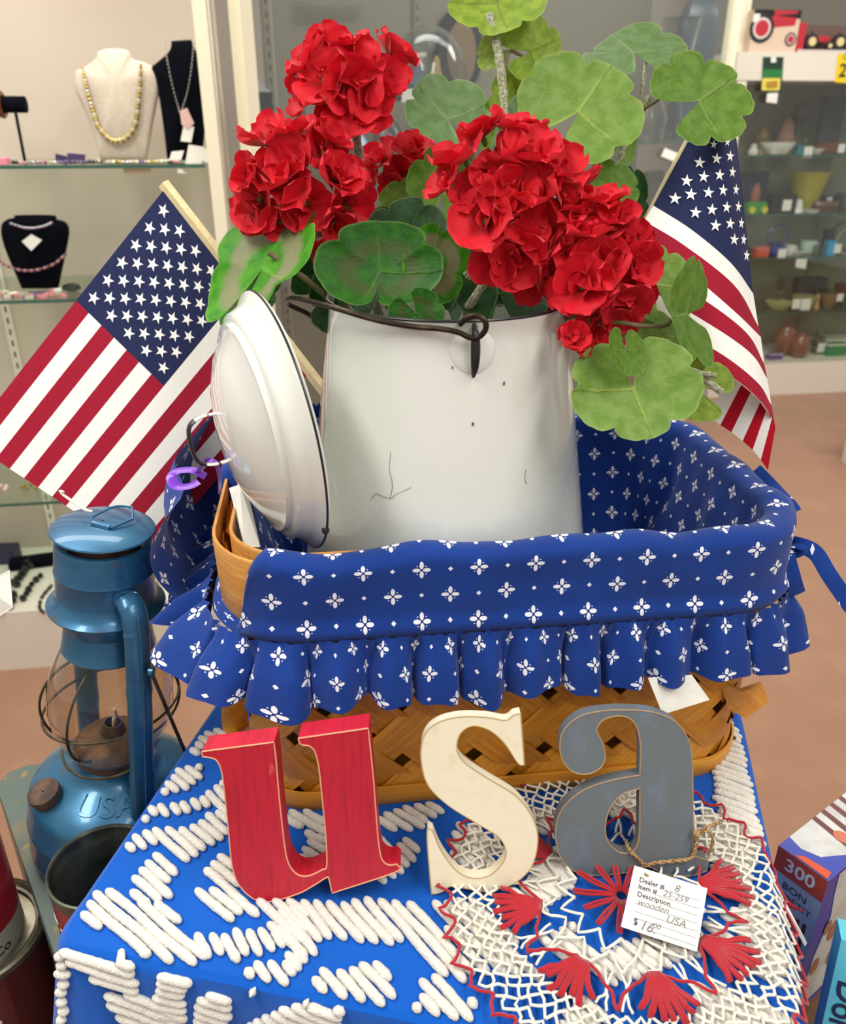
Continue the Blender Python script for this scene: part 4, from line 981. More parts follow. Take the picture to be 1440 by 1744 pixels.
h4 = head('h', 'largest red geranium bloom over the front right of the pot', (880, 345), .62, [(792, 272, 52), (765, 315, 40), (822, 232, 42), (868, 222, 40), (905, 222, 30), (905, 268, 48), (858, 278, 44), (828, 380, 56), (900, 332, 52), (948, 290, 44), (878, 432, 50), (922, 395, 50), (958, 345, 48), (866, 335, 46), (938, 446, 44), (850, 440, 44), (905, 480, 34), (975, 395, 42), (800, 335, 36), (885, 380, 44), (840, 305, 40), (955, 420, 36)], 135, P(850, 540, t=.64))
stem(h4, [(870, 380, .64), (850, 440, .65), (800, 520, .66), (780, 570, .67)], .0036)
h5 = head('h', 'red geranium bloom spilling over the right side of the pot', (1040, 440), .61, [(992, 320, 36), (1030, 345, 38), (1050, 378, 38), (1010, 400, 48), (985, 365, 38), (992, 488, 54), (1060, 420, 42), (1052, 470, 44), (1086, 452, 36), (1062, 512, 42), (1040, 545, 38), (1022, 455, 46), (985, 435, 42), (1085, 495, 30), (1080, 410, 30), (1012, 540, 30), (965, 500, 30)], 115, P(960, 560, t=.63))
h6 = head('h', 'small drooping red geranium bud below the right bloom', (975, 580), .60, [(976, 578, 27), (990, 590, 18), (966, 572, 18)], 30, P(975, 560, t=.60))
stem(h6, [(985, 545, .61), (980, 562, .605), (976, 575, .60)], .0022, STEMG)
stem(h5, [(1040, 480, .63), (1000, 540, .635), (950, 560, .65), (900, 570, .67)], .0034)
# leafy sprays
s1 = thing('geranium_spray', 'tall leafy geranium spray rising past the top edge above the big bloom', 'leafy stem', P(868, 520, t=.70))
leaf(s1, 845, 5, .73, 84, (-.1, .35), 178, 'y', 5, 11); leaf(s1, 903, 88, .74, 66, (.25, .1), 70, 'y', 5, 12, sy=.9); leaf(s1, 842, 88, .745, 36, (-.5, .1), -90, 'y', 4, 13)
leaf(s1, 878, 170, .75, 48, (.1, 0), 0, 'y', 4, 14, sy=1.25); leaf(s1, 846, 215, .755, 40, (-.2, 0), 0, 'm', 4, 15, sy=1.2)
stem(s1, [(832, 25, .725), (842, 60, .722), (850, 100, .72), (856, 150, .718), (860, 200, .715), (862, 300, .71), (850, 520, .69)], .0038, label='pale hairy stalk')
stem(s1, [(858, 140, .72), (862, 110, .73), (868, 88, .738), (890, 95, .74)], .0016, STEMG, 'leaf_stalk')
s2 = thing('geranium_spray', 'leafy geranium spray with the largest pale veined leaf behind the big bloom', 'leafy stem', P(830, 540, t=.70))
leaf(s2, 985, 190, .665, 105, (.05, .12), 42, 'l', 5, 21, cup=.16, label='largest pale leaf with yellow veins'); leaf(s2, 763, 202, .68, 82, (.12, .42), -32, 'g', 5, 22, cup=.2)
leaf(s2, 896, 215, .71, 45, (-.3, 0), 0, 'g', 4, 23, sy=1.3); leaf(s2, 1056, 245, .69, 36, (.4, 0), 20, 'l', 4, 24); leaf(s2, 1043, 315, .68, 46, (.2, .1), 10, 'm', 4, 25); leaf(s2, 1078, 340, .695, 40, (.5, .1), 0, 'd', 4, 26, sy=1.4)
leaf(s2, 750, 330, .70, 62, (0, .1), 0, 'm', 5, 27, sy=1.25); leaf(s2, 687, 345, .715, 45, (-.1, .1), -10, 'm', 4, 28); leaf(s2, 665, 392, .71, 44, (-.1, .2), 0, 'd', 4, 29)
stem(s2, [(935, 225, .668), (925, 260, .67), (900, 330, .68), (860, 440, .69), (820, 560, .69)], .0028, STEMG)
stem(s2, [(800, 255, .69), (810, 320, .70), (800, 430, .70), (790, 540, .70)], .0026, STEMG)
s3 = thing('geranium_spray', 'forked geranium spray with two round leaves above the right flag', 'leafy stem', P(1000, 540, t=.71))
leaf(s3, 1080, 90, .70, 90, (-.1, .62), -8, 'g', 3, 31, cup=.05, wav=.10, sy=1.0); leaf(s3, 1190, 172, .66, 88, (.08, .12), 62, 'm', 6, 32, cup=.12, notch=.75, label='round scalloped leaf with a deep notch')
stem(s3, [(1040, 300, .69), (1062, 250, .69), (1083, 205, .69), (1093, 188, .69), (1105, 165, .69)], .0030)
stem(s3, [(1093, 188, .69), (1092, 160, .69), (1096, 125, .692), (1100, 100, .695)], .0014, None, 'leaf_stalk'); stem(s3, [(1093, 188, .69), (1120, 170, .68), (1150, 150, .67), (1175, 168, .665)], .0014, STEMG, 'leaf_stalk'); stem(s3, [(1096, 184, .69), (1115, 150, .69), (1140, 125, .692), (1165, 112, .69)], .0010, None, 'leaf_stalk')
stem(s3, [(1040, 300, .69), (1010, 380, .70), (940, 520, .70), (900, 570, .69)], .0030)
s4 = thing('geranium_spray', 'bright green zoned leaves hanging over the left rim beside the lid', 'leafy stem', P(590, 560, t=.68))
leaf(s4, 446, 458, .66, 134, (-.50, .36), 38, 'b', 5, 41, cup=.10, wav=.12, sx=.80, sy=1.12, label='bright green leaf with a brownish band'); leaf(s4, 428, 505, .70, 74, (-.55, .2), 20, 'c', 4, 42, sy=1.1); leaf(s4, 470, 412, .685, 56, (-.1, .2), 0, 'c', 4, 43); leaf(s4, 510, 395, .69, 34, (.2, .1), 0, 'm', 3, 44)
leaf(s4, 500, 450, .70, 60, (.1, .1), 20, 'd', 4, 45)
stem(s4, [(458, 430, .653), (478, 445, .655), (520, 475, .66), (560, 510, .665), (600, 545, .67)], .0024, STEMG)
s5 = thing('geranium_spray', 'broad dark zoned leaves cupped over the front rim of the pot', 'leafy stem', P(700, 560, t=.66))
leaf(s5, 648, 462, .62, 104, (-.05, .18), 5, 'c', 3, 51, cup=.30, wav=.08, sy=.84, notch=.12, label='broad cupped leaf with a brown band'); leaf(s5, 738, 452, .635, 66, (.50, .1), 15, 'b', 4, 52, sy=1.15, label='upright bright green leaf'); leaf(s5, 708, 533, .60, 50, (.1, -.25), 150, 'c', 4, 53, wav=.12, sy=.85)
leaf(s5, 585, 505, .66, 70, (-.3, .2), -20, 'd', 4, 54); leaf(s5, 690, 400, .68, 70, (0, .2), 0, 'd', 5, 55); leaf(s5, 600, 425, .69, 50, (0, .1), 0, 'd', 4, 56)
stem(s5, [(650, 500, .625), (665, 530, .64), (690, 560, .66)], .002, STEMG)
s6 = thing('geranium_spray', 'dark leaves filling the mouth of the pot under the big bloom', 'leafy stem', P(820, 560, t=.69))
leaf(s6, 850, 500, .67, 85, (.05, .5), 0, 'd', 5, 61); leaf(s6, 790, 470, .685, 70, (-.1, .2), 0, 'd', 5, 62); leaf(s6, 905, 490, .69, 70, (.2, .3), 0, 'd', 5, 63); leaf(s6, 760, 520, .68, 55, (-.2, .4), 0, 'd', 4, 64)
stem(s6, [(780, 440, .675), (800, 480, .675), (820, 540, .69)], .0026)
s7 = thing('geranium_spray', 'long geranium spray reaching right with light leaves over the basket', 'leafy stem', P(960, 560, t=.64))
leaf(s7, 1118, 485, .64, 78, (.45, .1), -10, 'l', 5, 71); leaf(s7, 1170, 535, .60, 92, (.78, .0), -95, 'm', 4, 72, cup=.05, fold=.2, label='leaf folded lengthwise'); leaf(s7, 1078, 662, .575, 108, (-.05, .18), 172, 'l', 5, 73, cup=.16, wav=.09, sy=.92, label='broad pale green leaf over the basket rim')
leaf(s7, 1180, 655, .62, 70, (.1, .2), -60, 'y', 5, 74); leaf(s7, 1065, 598, .565, 46, (.55, .1), 170, 'm', 3, 75); leaf(s7, 1110, 570, .635, 50, (.2, .2), 0, 'l', 4, 76)
stem(s7, [(1010, 548, .60), (1040, 562, .60), (1085, 585, .605), (1140, 618, .61), (1195, 645, .605), (1228, 668, .60)], .0028, label='pale green main stalk'); stem(s7, [(1085, 582, .603), (1130, 610, .60), (1180, 632, .60), (1218, 640, .60)], .0022)
stem(s7, [(1010, 550, .60), (1030, 548, .595), (1060, 550, .59), (1095, 555, .59), (1130, 555, .595), (1140, 548, .60)], .0016, STEMG, 'leaf_stalk'); stem(s7, [(1010, 548, .60), (985, 535, .61), (950, 545, .63), (900, 565, .66)], .003, STEMG)
mb = MB(); mb.ball(P(1148, 600, t=.60), .004, 8, 6); mb.ball(P(1158, 606, t=.60), .0035, 8, 6); part('stalk_knot', mb, STEMM, s7)
# ------------------------------------------------------------------ lantern and its metal cabinet
mb = MB(); ol = [(-.478, .700), (-.472, .722), (-.455, .733), (-.245, .750), (-.236, .742), (-.262, .470), (-.275, .458), (-.300, .462), (-.318, .478)]
CT = T-.150
mb.prism([(x, y, 0) for x, y in ol], [(x, y, CT-.012) for x, y in ol]); cab = thing('metal_cabinet', 'worn grey-green metal cabinet holding the blue lantern beside the stand', 'cabinet', (-.36, .60, 0)); part('body', mb, TEAL, cab, False)
mb = MB(); cxy = Vector((-.36, .60)); ex_ = [tuple(cxy+(Vector(p)-cxy)*1.012) for p in ol]; ix_ = [tuple(cxy+(Vector(p)-cxy)*.985) for p in ol]
nO = len(ol); mb.add([(x, y, CT-.020) for x, y in ex_]+[(x, y, CT-.003) for x, y in ex_]+[(x, y, CT) for x, y in ix_], [[j*nO+k, j*nO+(k+1) % nO, (j+1)*nO+(k+1) % nO, (j+1)*nO+k] for j in range(2) for k in range(nO)]+[[2*nO+k for k in range(nO)]]); part('lid', mb, TEAL, cab, False)
LL = Vector((-.318, .632, CT+.001)); lean = math.radians(7.0)
lan = thing('kerosene_lantern', 'old blue painted kerosene lantern with glass globe at the left of the basket', 'lantern', LL, rot=(0, lean, 0))
def lp(x, y, z): return Vector((LL.x+x, LL.y+y, LL.z+z))
def lpart(name, mb, m, parent=None, angle=40, label=None, smooth=True):
    o = link(name, mb.mesh(name, m, LL, smooth, angle), parent or lan)
    if label: o['label'] = label
    return o
def lath(prof, n=48): return MB().lathe(prof, LL, n, cap=False)
tank = lpart('fuel_tank', lath([(.001, 0), (.080, 0), (.0825, .003), (.083, .010), (.0815, .034), (.083, .036), (.0835, .039), (.082, .042), (.0805, .066), (.0795, .071), (.077, .075), (.060, .086), (.046, .094), (.040, .098), (.036, .104), (.035, .110), (.034, .113)]), LBLUE)
lpart('burner', lath([(.036, .110), (.037, .113), (.036, .122), (.033, .125), (.030, .128), (.012, .134), (.009, .145), (.0075, .145), (.0075, .13), (.001, .13)]), RUST, label='rusty burner cone')
mb = MB(); mb.tube([lp(.001, 0, .140), lp(.002, -.001, .150), lp(.004, -.002, .156), lp(.003, -.003, .163)], [.0035, .0042, .0034, .002], 7, flat=.5); lpart('wick', mb, plain('cotton_wick', (222, 206, 168), .95))
lpart('globe', lath([(.0355, .116), (.040, .120), (.048, .133), (.0545, .152), (.0572, .172), (.056, .195), (.051, .215), (.044, .231), (.041, .238)], 56), LGLASS, label='clear glass globe')
hood = lpart('hood', lath([(.0400, .236), (.0412, .238), (.0400, .242), (.0382, .256), (.0372, .262), (.0385, .264), (.0385, .275), (.044, .279), (.0500, .281), (.0506, .283), (.047, .286), (.0435, .290), (.0418, .296), (.0416, .316), (.0424, .318), (.0414, .3205), (.0406, .341), (.0398, .346), (.0370, .3465), (.0355, .339), (.029, .338)]), LBLUE)
lpart('vent_collar', lath([(.029, .330), (.030, .347), (.029, .350), (.030, .3515), (.028, .356)]), RUST, hood, label='rusty inner collar')
capp = lpart('cap', lath([(.030, .3555), (.0420, .3545), (.0432, .3552), (.0425, .3565), (.034, .3598), (.020, .3622), (.008, .3632), (.001, .3635)]), LBLUE)
mb = MB(); mb.tube(spline([lp(-.004, -.008, .3645), lp(.012, -.012, .3640), lp(.024, .004, .366), (lp(.020, .016, .371)), lp(.006, .014, .371), lp(-.008, -.002, .367)], 6), .0011, 6, closed=True); mb.tube([lp(-.006, -.008, .3640), lp(.010, -.0115, .3632)], .0026, 8); lpart('ring', mb, LBLUE, capp, label='hanging wire ring')
FA = math.atan2(-.755, .65)
def tubeside(a, nm, lab):
    c, s_ = math.cos(a), math.sin(a); q = lambda r, z: lp(r*c, r*s_, z)
    pts = [q(.038, .3075), q(.050, .309), q(.059, .303), q(.0635, .290), q(.0650, .270), q(.0655, .22), q(.0660, .16), q(.0655, .10), q(.0640, .060)]
    mb = MB(); sp = spline(pts, 8, False); n = len(sp); mb.tube(sp, [.0112*(1 if k % 13 else 1.07) for k in range(n)], 14, flat=.72, up=(c, s_, 0)); o = lpart('air_tube', mb, LBLUE, None, 50, lab)
    mb = MB(); mb.tube([p+Vector((c, s_, 0))*.0082 for p in sp[10:]], .0011, 6); lpart('tube_seam', mb, LBLUE, o)
tubeside(FA, 'air_tube', 'front side tube'); tubeside(FA+PI, 'air_tube', 'rear side tube')
def lring(z, r, tilt, ph=0, n=60): return [lp(r*math.cos(a), r*math.sin(a), z+tilt*math.cos(a-ph)) for a in [2*PI*k/n for k in range(n)]]
for pts, cl_ in ((lring(.170, .0615, .012, -.1), True),):
    mb = MB(); mb.tube(pts, .0013, 6, closed=True); lpart('wire_guard', mb, WIRE, label='horizontal wire hoop')
for rot_ in (-.35, .55):
    pa = FA+PI/2+rot_; pts = []
    for k in range(48):
        a = 2*PI*k/48; r = .0625*math.cos(a); z = .172+.058*math.sin(a); pts.append(lp(r*math.cos(pa), r*math.sin(pa), z if z > .13 else z))
    half = [p for p in pts]
    for seg in (range(-13, 14), range(11, 38)):
        mb = MB(); mb.tube([half[k % 48] for k in seg], .0013, 6); lpart('wire_guard', mb, WIRE, label='curved upright guard wire')
c, s_ = math.cos(FA), math.sin(FA); sd = Vector((-s_, c, 0))
mb = MB(); a0 = lp(.077*c, .077*s_, .252)+sd*.006; b0 = lp(.060*c, .060*s_, .075)+sd*.062; mb.tube([a0-Vector((c, s_, 0))*.008, a0, lerp(a0, b0, .5), b0, b0-Vector((0, 0, .02))+sd*-.004], .0017, 8); lpart('lift_rod', mb, WIRE, label='diagonal lifting rod')
mb = MB(); mb.lathe([(.004, -.002), (.0045, .002), (.003, .0035)], a0, 12, M=Matrix.Rotation(PI/2, 4, 'Y')); lpart('rod_eyelet', mb, LBLUE)
mb = MB(); mb.tube([lp(.047*math.cos(a), .047*math.sin(a), .121+.006*math.sin((a+2.6)*1.6)) for a in [math.radians(200+5*k) for k in range(24)]], .0013, 6); lpart('wire_guard', mb, WIRE, label='curved guard wire at the globe base')
fa = math.radians(222); cpos = lp(.066*math.cos(fa), .066*math.sin(fa), .086); tm = Matrix.Rotation(.35, 4, Vector((math.sin(fa)*-1, math.cos(fa), 0)))
mb = MB(); mb.lathe([(.0125, -.006), (.0125, .0), (.0145, .001), (.0150, .005), (.0145, .009), (.0125, .010), (.0115, .0092), (.001, .0088)], cpos, 28, M=tm, cap=False); lpart('filler_cap', mb, RUST, tank, label='round rusty filler cap')
# raised lettering on the tank shoulder
def wcone(v):
    a = math.radians(252)+v.x/.056; r = .056-v.y*.80; return lp(r*math.cos(a), r*math.sin(a), .0885+v.y*.52+.0004+v.z)
mb = MB(); text_mb(mb, 'USA', .031, None, depth=.0009, warp=wcone, align='LEFT', bold=.0002); lpart('raised_lettering', mb, LBLUE, tank, label='embossed letters USA')
mb = MB(); q = [lp(-.040, -.010, .318), lp(-.078, .004, .294), lp(-.058, -.012, .272), lp(-.036, -.026, .290)]; mb.prism(q, [p+Vector((0, .0005, 0)) for p in q])
single('paper_tag', mb, CARD, 'blank white tag hanging behind the hood of the lantern', 'tag', smooth=False)
mb = MB(); mb.tube(spline([P(157, 871, t=.70), P(145, 868, t=.70), P(125, 855, t=.71), P(108, 843, t=.71), P(102, 836, t=.71), P(108, 838, t=.708)], 6, False), .0012, 6); single('string', mb, WHY, 'white string tied to the ring on the lantern cap', 'string')
# open can between lantern and stand
def label_ring(mb, c, r, z0, z1, a0, a1, mi=0, n=20):
    mb.grid(lambda i, j: Vector((c[0]+r*math.cos(lerp(a0, a1, i)), c[1]+r*math.sin(lerp(a0, a1, i)), lerp(z0, z1, j))), n, 1, mi=mi); return mb
def can_text(th, c, r, z, a, s_, size, m, **k):
    mb = MB(); rot = k.pop('rot', 0); cr_, sr_ = math.cos(rot), math.sin(rot)
    def wp(v):
        x, y = v.x*cr_-v.y*sr_, v.x*sr_+v.y*cr_; an = a+x/r; return Vector((c[0]+(r+.0003)*math.cos(an), c[1]+(r+.0003)*math.sin(an), z+y))
    text_mb(mb, s_, size, None, warp=wp, **k); return part('lettering', mb, m, th, False)
CWH = plain('can_white_print', (232, 230, 222), .5)
cc = (-.2680, .494); cr0 = .0430; ct = T-.040
can = thing('open_can', 'empty open-topped coffee can with red label in front of the lantern', 'can', (cc[0], cc[1], CT))
mb = MB(); mb.lathe([(.001, CT), (cr0-.001, CT), (cr0, CT+.003), (cr0, ct-.012)], (cc[0], cc[1], 0), 48, cap=False); part('wall', mb, CANRED, can)
mb = MB(); mb.lathe([(cr0, ct-.012), (cr0+.0008, ct-.003), (cr0+.001, ct), (cr0-.0008, ct+.0006), (cr0-.002, ct-.001), (cr0-.0022, ct-.012), (cr0-.003, ct-.014), (cr0-.0026, ct-.018), (cr0-.0026, CT+.003), (.001, CT+.003)], (cc[0], cc[1], 0), 48, cap=False); part('inner_wall', mb, DARKTIN, can, label='dark tin inside and rim')
can_text(can, cc, cr0, ct-.040, math.radians(206), 'Ta', .026, CWH, bold=.0006)
# coffee cans at the lower left edge
cb = (-.434, .546); rb = .062; zb = CT-.040
th = thing('coffee_can', 'lower maroon coffee can with a silver rim at the left edge', 'can', (cb[0], cb[1], zb-.14))
mb = MB(); mb.lathe([(.001, zb-.14), (rb, zb-.14), (rb, zb-.006)], (cb[0], cb[1], 0), 56, cap=False); part('wall', mb, CANDARK, th)
mb = MB(); mb.lathe([(rb, zb-.008), (rb+.0015, zb-.006), (rb+.001, zb-.003), (rb+.0015, zb), (rb-.001, zb+.0015), (rb-.003, zb), (rb-.0045, zb-.004), (rb-.006, zb-.0015), (rb-.0085, zb-.002), (rb-.0095, zb-.006), (.001, zb-.006)], (cb[0], cb[1], 0), 56, cap=False); part('lid', mb, TIN, th, label='silver tin lid with ridges')
can_text(th, cb, rb, zb-.062, math.radians(296), 't.', .030, CWH, bold=.001)
mb = MB(); mb.box((-.462, .49, (zb-.142)/2), (.12, .18, zb-.142)); single('low_stool', mb, wood('stool_wood', (110, 76, 46), (90, 60, 34), (64, 42, 22), 'Object', (2, 2, 30)), 'dark wooden stool hidden under the coffee cans', 'stool', smooth=False)
ca = (-.440, .545); ra = .0485; za = zb-.006
th = thing('coffee_can', 'upper red coffee can with white lettering standing on the maroon can', 'can', (ca[0], ca[1], za))
mb = MB(); mb.lathe([(.001, za), (ra, za), (ra, za+.030)], (ca[0], ca[1], 0), 48, cap=False); part('lower_band', mb, plain('silver_print', (180, 178, 170), .35, .4), th, label='silver grey lower band')
mb = MB(); mb.lathe([(ra+.0001, za+.030), (ra+.0001, za+.125)], (ca[0], ca[1], 0), 48, cap=False); part('red_label', mb, CANRED, th)
mb = MB(); mb.lathe([(ra, za+.125), (ra, za+.160), (ra-.001, za+.162), (.001, za+.162)], (ca[0], ca[1], 0), 48, cap=False); part('upper_band', mb, plain('navy_print', (24, 44, 84), .35), th, label='navy upper band')
can_text(th, ca, ra, za+.088, math.radians(308), 'Butter', .020, CWH, bold=.0006, rot=0, align='CENTER'); can_text(th, ca, ra, za+.062, math.radians(310), 'Nut', .026, CWH, bold=.0006, rot=.1, align='CENTER'); can_text(th, ca, ra, za+.014, math.radians(318), 'THE', .006, INK); can_text(th, ca, ra, za+.010, math.radians(323), 'Co', .015, INK, bold=.0003)
# ------------------------------------------------------------------ boxes at the right
BZ = T-.33
mb = MB(); mb.box((.475, .520, BZ/2), (.26, .24, BZ)); single('low_stand', mb, wood('low_stand_wood', (124, 88, 54), (100, 68, 38), (72, 46, 24), 'Object', (2, 2, 30)), 'low wooden stand carrying the two boxes at the right edge', 'stand', smooth=False)
bt = T-.12; P0 = Vector((.348, .587)); P1 = Vector((.378, .545)); e1 = (P1-P0); bw = e1.length; e1.normalize(); e2 = Vector((-e1.y, e1.x)); bd = .150
ORG = plain('box_orange', (196, 74, 28), .35, coat=.4); BXG = plain('box_grey', (176, 184, 192), .35, coat=.4); BXW = plain('box_white', (226, 224, 216), .35, 0, (206, 200, 190), 30, coat=.4); BXB = plain('box_blue', (24, 50, 170), .3, coat=.5); MRO = plain('box_maroon', (110, 32, 24), .4)
bx = thing('food_box', 'blue and orange carton lettered 300 Bon Appétit at the right edge', 'box', (P0.x, P0.y, BZ))
def b3(a, b, z): q = P0+e1*a+e2*b; return Vector((q.x, q.y, z))
mb = MB(); vs = [b3(0, 0, BZ), b3(bw, 0, BZ), b3(bw, bd, BZ), b3(0, bd, BZ), b3(0, 0, bt), b3(bw, 0, bt), b3(bw, bd, bt), b3(0, bd, bt)]
mb.add(vs, [[3, 2, 1, 0], [4, 5, 6, 7], [0, 1, 5, 4], [1, 2, 6, 5], [2, 3, 7, 6], [3, 0, 4, 7]], [1, 0, 1, 2, 0, 0]); part('carton', mb, [BXW, BXG, BXB], bx, False)
fm = frame_m(b3(0, 0, bt), Vector((e1.x, e1.y, 0)), Vector((0, 0, 1))); nf = Vector((e1.y, -e1.x, 0)).normalized(); 
if nf.y > 0: nf = -nf
fm = frame_m(b3(0, 0, bt)+nf*.0004, Vector((e1.x, e1.y, 0)), Vector((0, 0, 1)))
def rect(mb, M, x0, x1, y0, y1, mi=0, z=0): mb.add([M @ Vector((x0, y0, z)), M @ Vector((x1, y0, z)), M @ Vector((x1, y1, z)), M @ Vector((x0, y1, z))], [[0, 1, 2, 3]], mi); return mb
mb = MB(); rect(mb, fm, 0, bw, -.029, 0); part('orange_band', mb, ORG, bx, False)
mb = MB(); text_mb(mb, '300', .021, fm @ Matrix.Translation((bw/2, -.015, .0003)), align='CENTER', bold=.0004); part('lettering', mb, CWH, bx, False)
NAVY = plain('navy_ink', (26, 40, 84), .5)
mb = MB(); text_mb(mb, 'BON', .012, fm @ Matrix.Translation((bw/2, -.041, .0002)), align='CENTER'); text_mb(mb, 'APPÉTIT', .0110, fm @ Matrix.Translation((bw/2, -.054, .0002)), align='CENTER'); part('lettering', mb, NAVY, bx, False)
mb = MB()
for x, l in ((.022, .03), (.028, .05), (.034, .05), (.041, .055)): rect(mb, fm, x, x+.0035, -.068-l, -.068, 0, .0002)
part('printed_picture', mb, MRO, bx, False, label='printed dark skewers')
tm_ = frame_m(b3(0, 0, bt+.0003), Vector((e1.x, e1.y, 0)), Vector((e2.x, e2.y, 0)))
mb = MB(); mb.add([tm_ @ Vector(v) for v in ((0, 0, 0), (bw, 0, 0), (bw, .055, 0), (bw*.62, .020, 0), (bw*.3, .014, 0), (0, .018, 0))], [[0, 1, 2, 3, 4, 5]]); part('blue_print', mb, BXB, bx, False)
mb = MB()
for k in range(5): y = .070+k*.016; mb.add([tm_ @ Vector(v) for v in ((.0, y-.012, .0002), (bw, y-.02, .0002), (bw, y-.013, .0002), (0, y-.006, .0002))], [[0, 1, 2, 3]])
part('striped_print', mb, MRO, bx, False, label='maroon stripes printed on the lid')
mb = MB()
for x, y, r in ((bw*.6, .060, .009), (bw*.85, .086, .010), (bw*.55, .098, .008)): mb.add([tm_ @ Vector((x+r*math.cos(a), y+r*.8*math.sin(a), .0004)) for a in [2*PI*k/16 for k in range(16)]], [list(range(16))])
part('printed_picture', mb, plain('box_salmon', (214, 120, 84), .5), bx, False, label='printed round appetizers')
mb = MB(); mb.add([tm_ @ Vector(v) for v in ((bw*.30, .001, .0004), (bw*.97, .001, .0004), (bw*.93, .011, .0004), (bw*.45, .008, .0004))], [[0, 1, 2, 3]]); part('printed_picture', mb, plain('box_shrimp', (226, 84, 40), .5), bx, False, label='printed orange shrimp')
sm_ = frame_m(b3(bw, 0, bt)+Vector((e1.x, e1.y, 0))*.0004, Vector((e2.x, e2.y, 0)), Vector((0, 0, 1)))
mb = MB(); mb.add([sm_ @ Vector(v) for v in ((.020, -.004, 0), (.15, -.004, 0), (.15, -.20, 0), (.012, -.20, 0), (.018, -.12, 0), (.030, -.07, 0), (.022, -.03, 0))], [[0, 1, 2, 3, 4, 5, 6]]); part('printed_picture', mb, BXW, bx, False, label='pale printed plate')
mb = MB()
for x, y, r in ((.030, -.085, .010), (.045, -.10, .014), (.026, -.14, .012), (.06, -.15, .012)): mb.add([sm_ @ Vector((x+r*.7*math.cos(a), y+r*math.sin(a), .0004)) for a in [2*PI*k/14 for k in range(14)]], [list(range(14))])
part('printed_picture', mb, plain('box_food_brown', (178, 112, 84), .5), bx, False, label='printed snacks')
# loose ribbons lying against the carton
mb = MB(); mb.tube(spline([P(1308, 1486, t=.775), P(1322, 1515, t=.775), P(1340, 1538, t=.765), P(1368, 1553, t=.75)], 5, False), [.0026, .003, .0032, .0034, .0034, .0034, .0034, .0034, .0034, .0032, .003, .0026, .002, .0016, .0012, .0006], 6, flat=.3, up=(0, -.7, .7)); single('red_ribbon', mb, REDY, 'short red ribbon end lying against the carton beside the doily', 'ribbon')
mb = MB(); q = [P(1306, 1492, t=.76), P(1318, 1500, t=.76), P(1374, 1606, t=.725), P(1370, 1612, t=.725)]; mb.prism(q, [p+Vector((0, .0006, -.0006)) for p in q]); single('paper_slip', mb, CARD, 'narrow white paper slip slanting between the doily and the carton', 'paper', smooth=False)
CY = plain('cyan_box', (96, 204, 222), .4, coat=.3)
d0 = P(1432, 1600, t=.715); dw, dh = .075, .21
dm = frame_m(d0, Vector((.93, -.36, 0)), Vector((.10, .22, .97)))
dx = thing('domino_box', 'turquoise cardboard box lettered Dominoes at the lower right corner', 'box', d0-Vector((0, 0, dh)))
mb = MB(); f_ = [dm @ Vector(v) for v in ((0, 0, 0), (dw, 0, 0), (dw, -dh, 0), (0, -dh, 0))]; mb.prism(f_, [p+(dm.to_3x3() @ Vector((0, 0, -.03))) for p in f_]); part('carton', mb, CY, dx, False)
mb = MB(); text_mb(mb, 'Dominoes', .030, dm @ Matrix.Translation((.014, -.038, .0004)) @ Matrix.Rotation(-PI/2, 4, 'Z'), bold=.0005); part('lettering', mb, NAVY, dx, False)
# ------------------------------------------------------------------ goods in the display cases
def mid(A, B, f, depth=.42): a, b = pl(A, B, depth*f); return (a.x, a.y), (b.x, b.y)
LM_ = lambda f: mid(LA, LB, f); CM_ = lambda f: mid(CA, CB, f); RM_ = lambda f: mid(RA, RB, f, .45)
def plc(px0, px1, ptop, pbase, line, z):        # real place and size of something standing on the shelf at height z
    a = PV(px0, pbase, *line); b = PV(px1, pbase, *line); c_ = (a+b)/2; c_.z = z
    k = PV((px0+px1)/2, pbase, *line).z; t = PV((px0+px1)/2, ptop, *line).z
    d = Vector((line[1][0]-line[0][0], line[1][1]-line[0][1], 0)).normalized()
    return c_, (b-a).length, max(.004, t-k), d
def nrm(d): return Vector((d.y, -d.x, 0))
PTAG = plain('price_sticker', (236, 234, 226), .6)
def sticker(th, c_, d, w_, h_, off, tilt=.1):
    n_ = nrm(d); mb = MB(); m = frame_m(c_+n_*off, d, Vector((0, 0, 1))+d*tilt); rect(mb, m, -w_/2, w_/2, -h_, 0); part('price_tag', mb, PTAG, th, False)
def gbox(name, label, cat, px0, px1, ptop, pbase, line, z, m, dep=.05, tag_=None, bev=.003, group=None, lid=None):
    c_, w_, h_, d = plc(px0, px1, ptop, pbase, line, z); th = thing(name, label, cat, c_, group); rz = math.atan2(d.y, d.x)
    mb = MB(); mb.box(c_+Vector((0, 0, h_/2+.0005)), (w_, dep, h_), rz, bev=min(bev, h_*.3)); part('body', mb, m, th, False)
    if lid: mb = MB(); mb.box(c_+Vector((0, 0, h_*.92)), (w_*1.01, dep*1.01, h_*.14), rz); part('band', mb, lid, th, False)
    if tag_: sticker(th, c_+d*tag_[0]*w_+Vector((0, 0, h_*tag_[1])), d, tag_[2], tag_[2]*1.1, dep/2+.002)
    return th
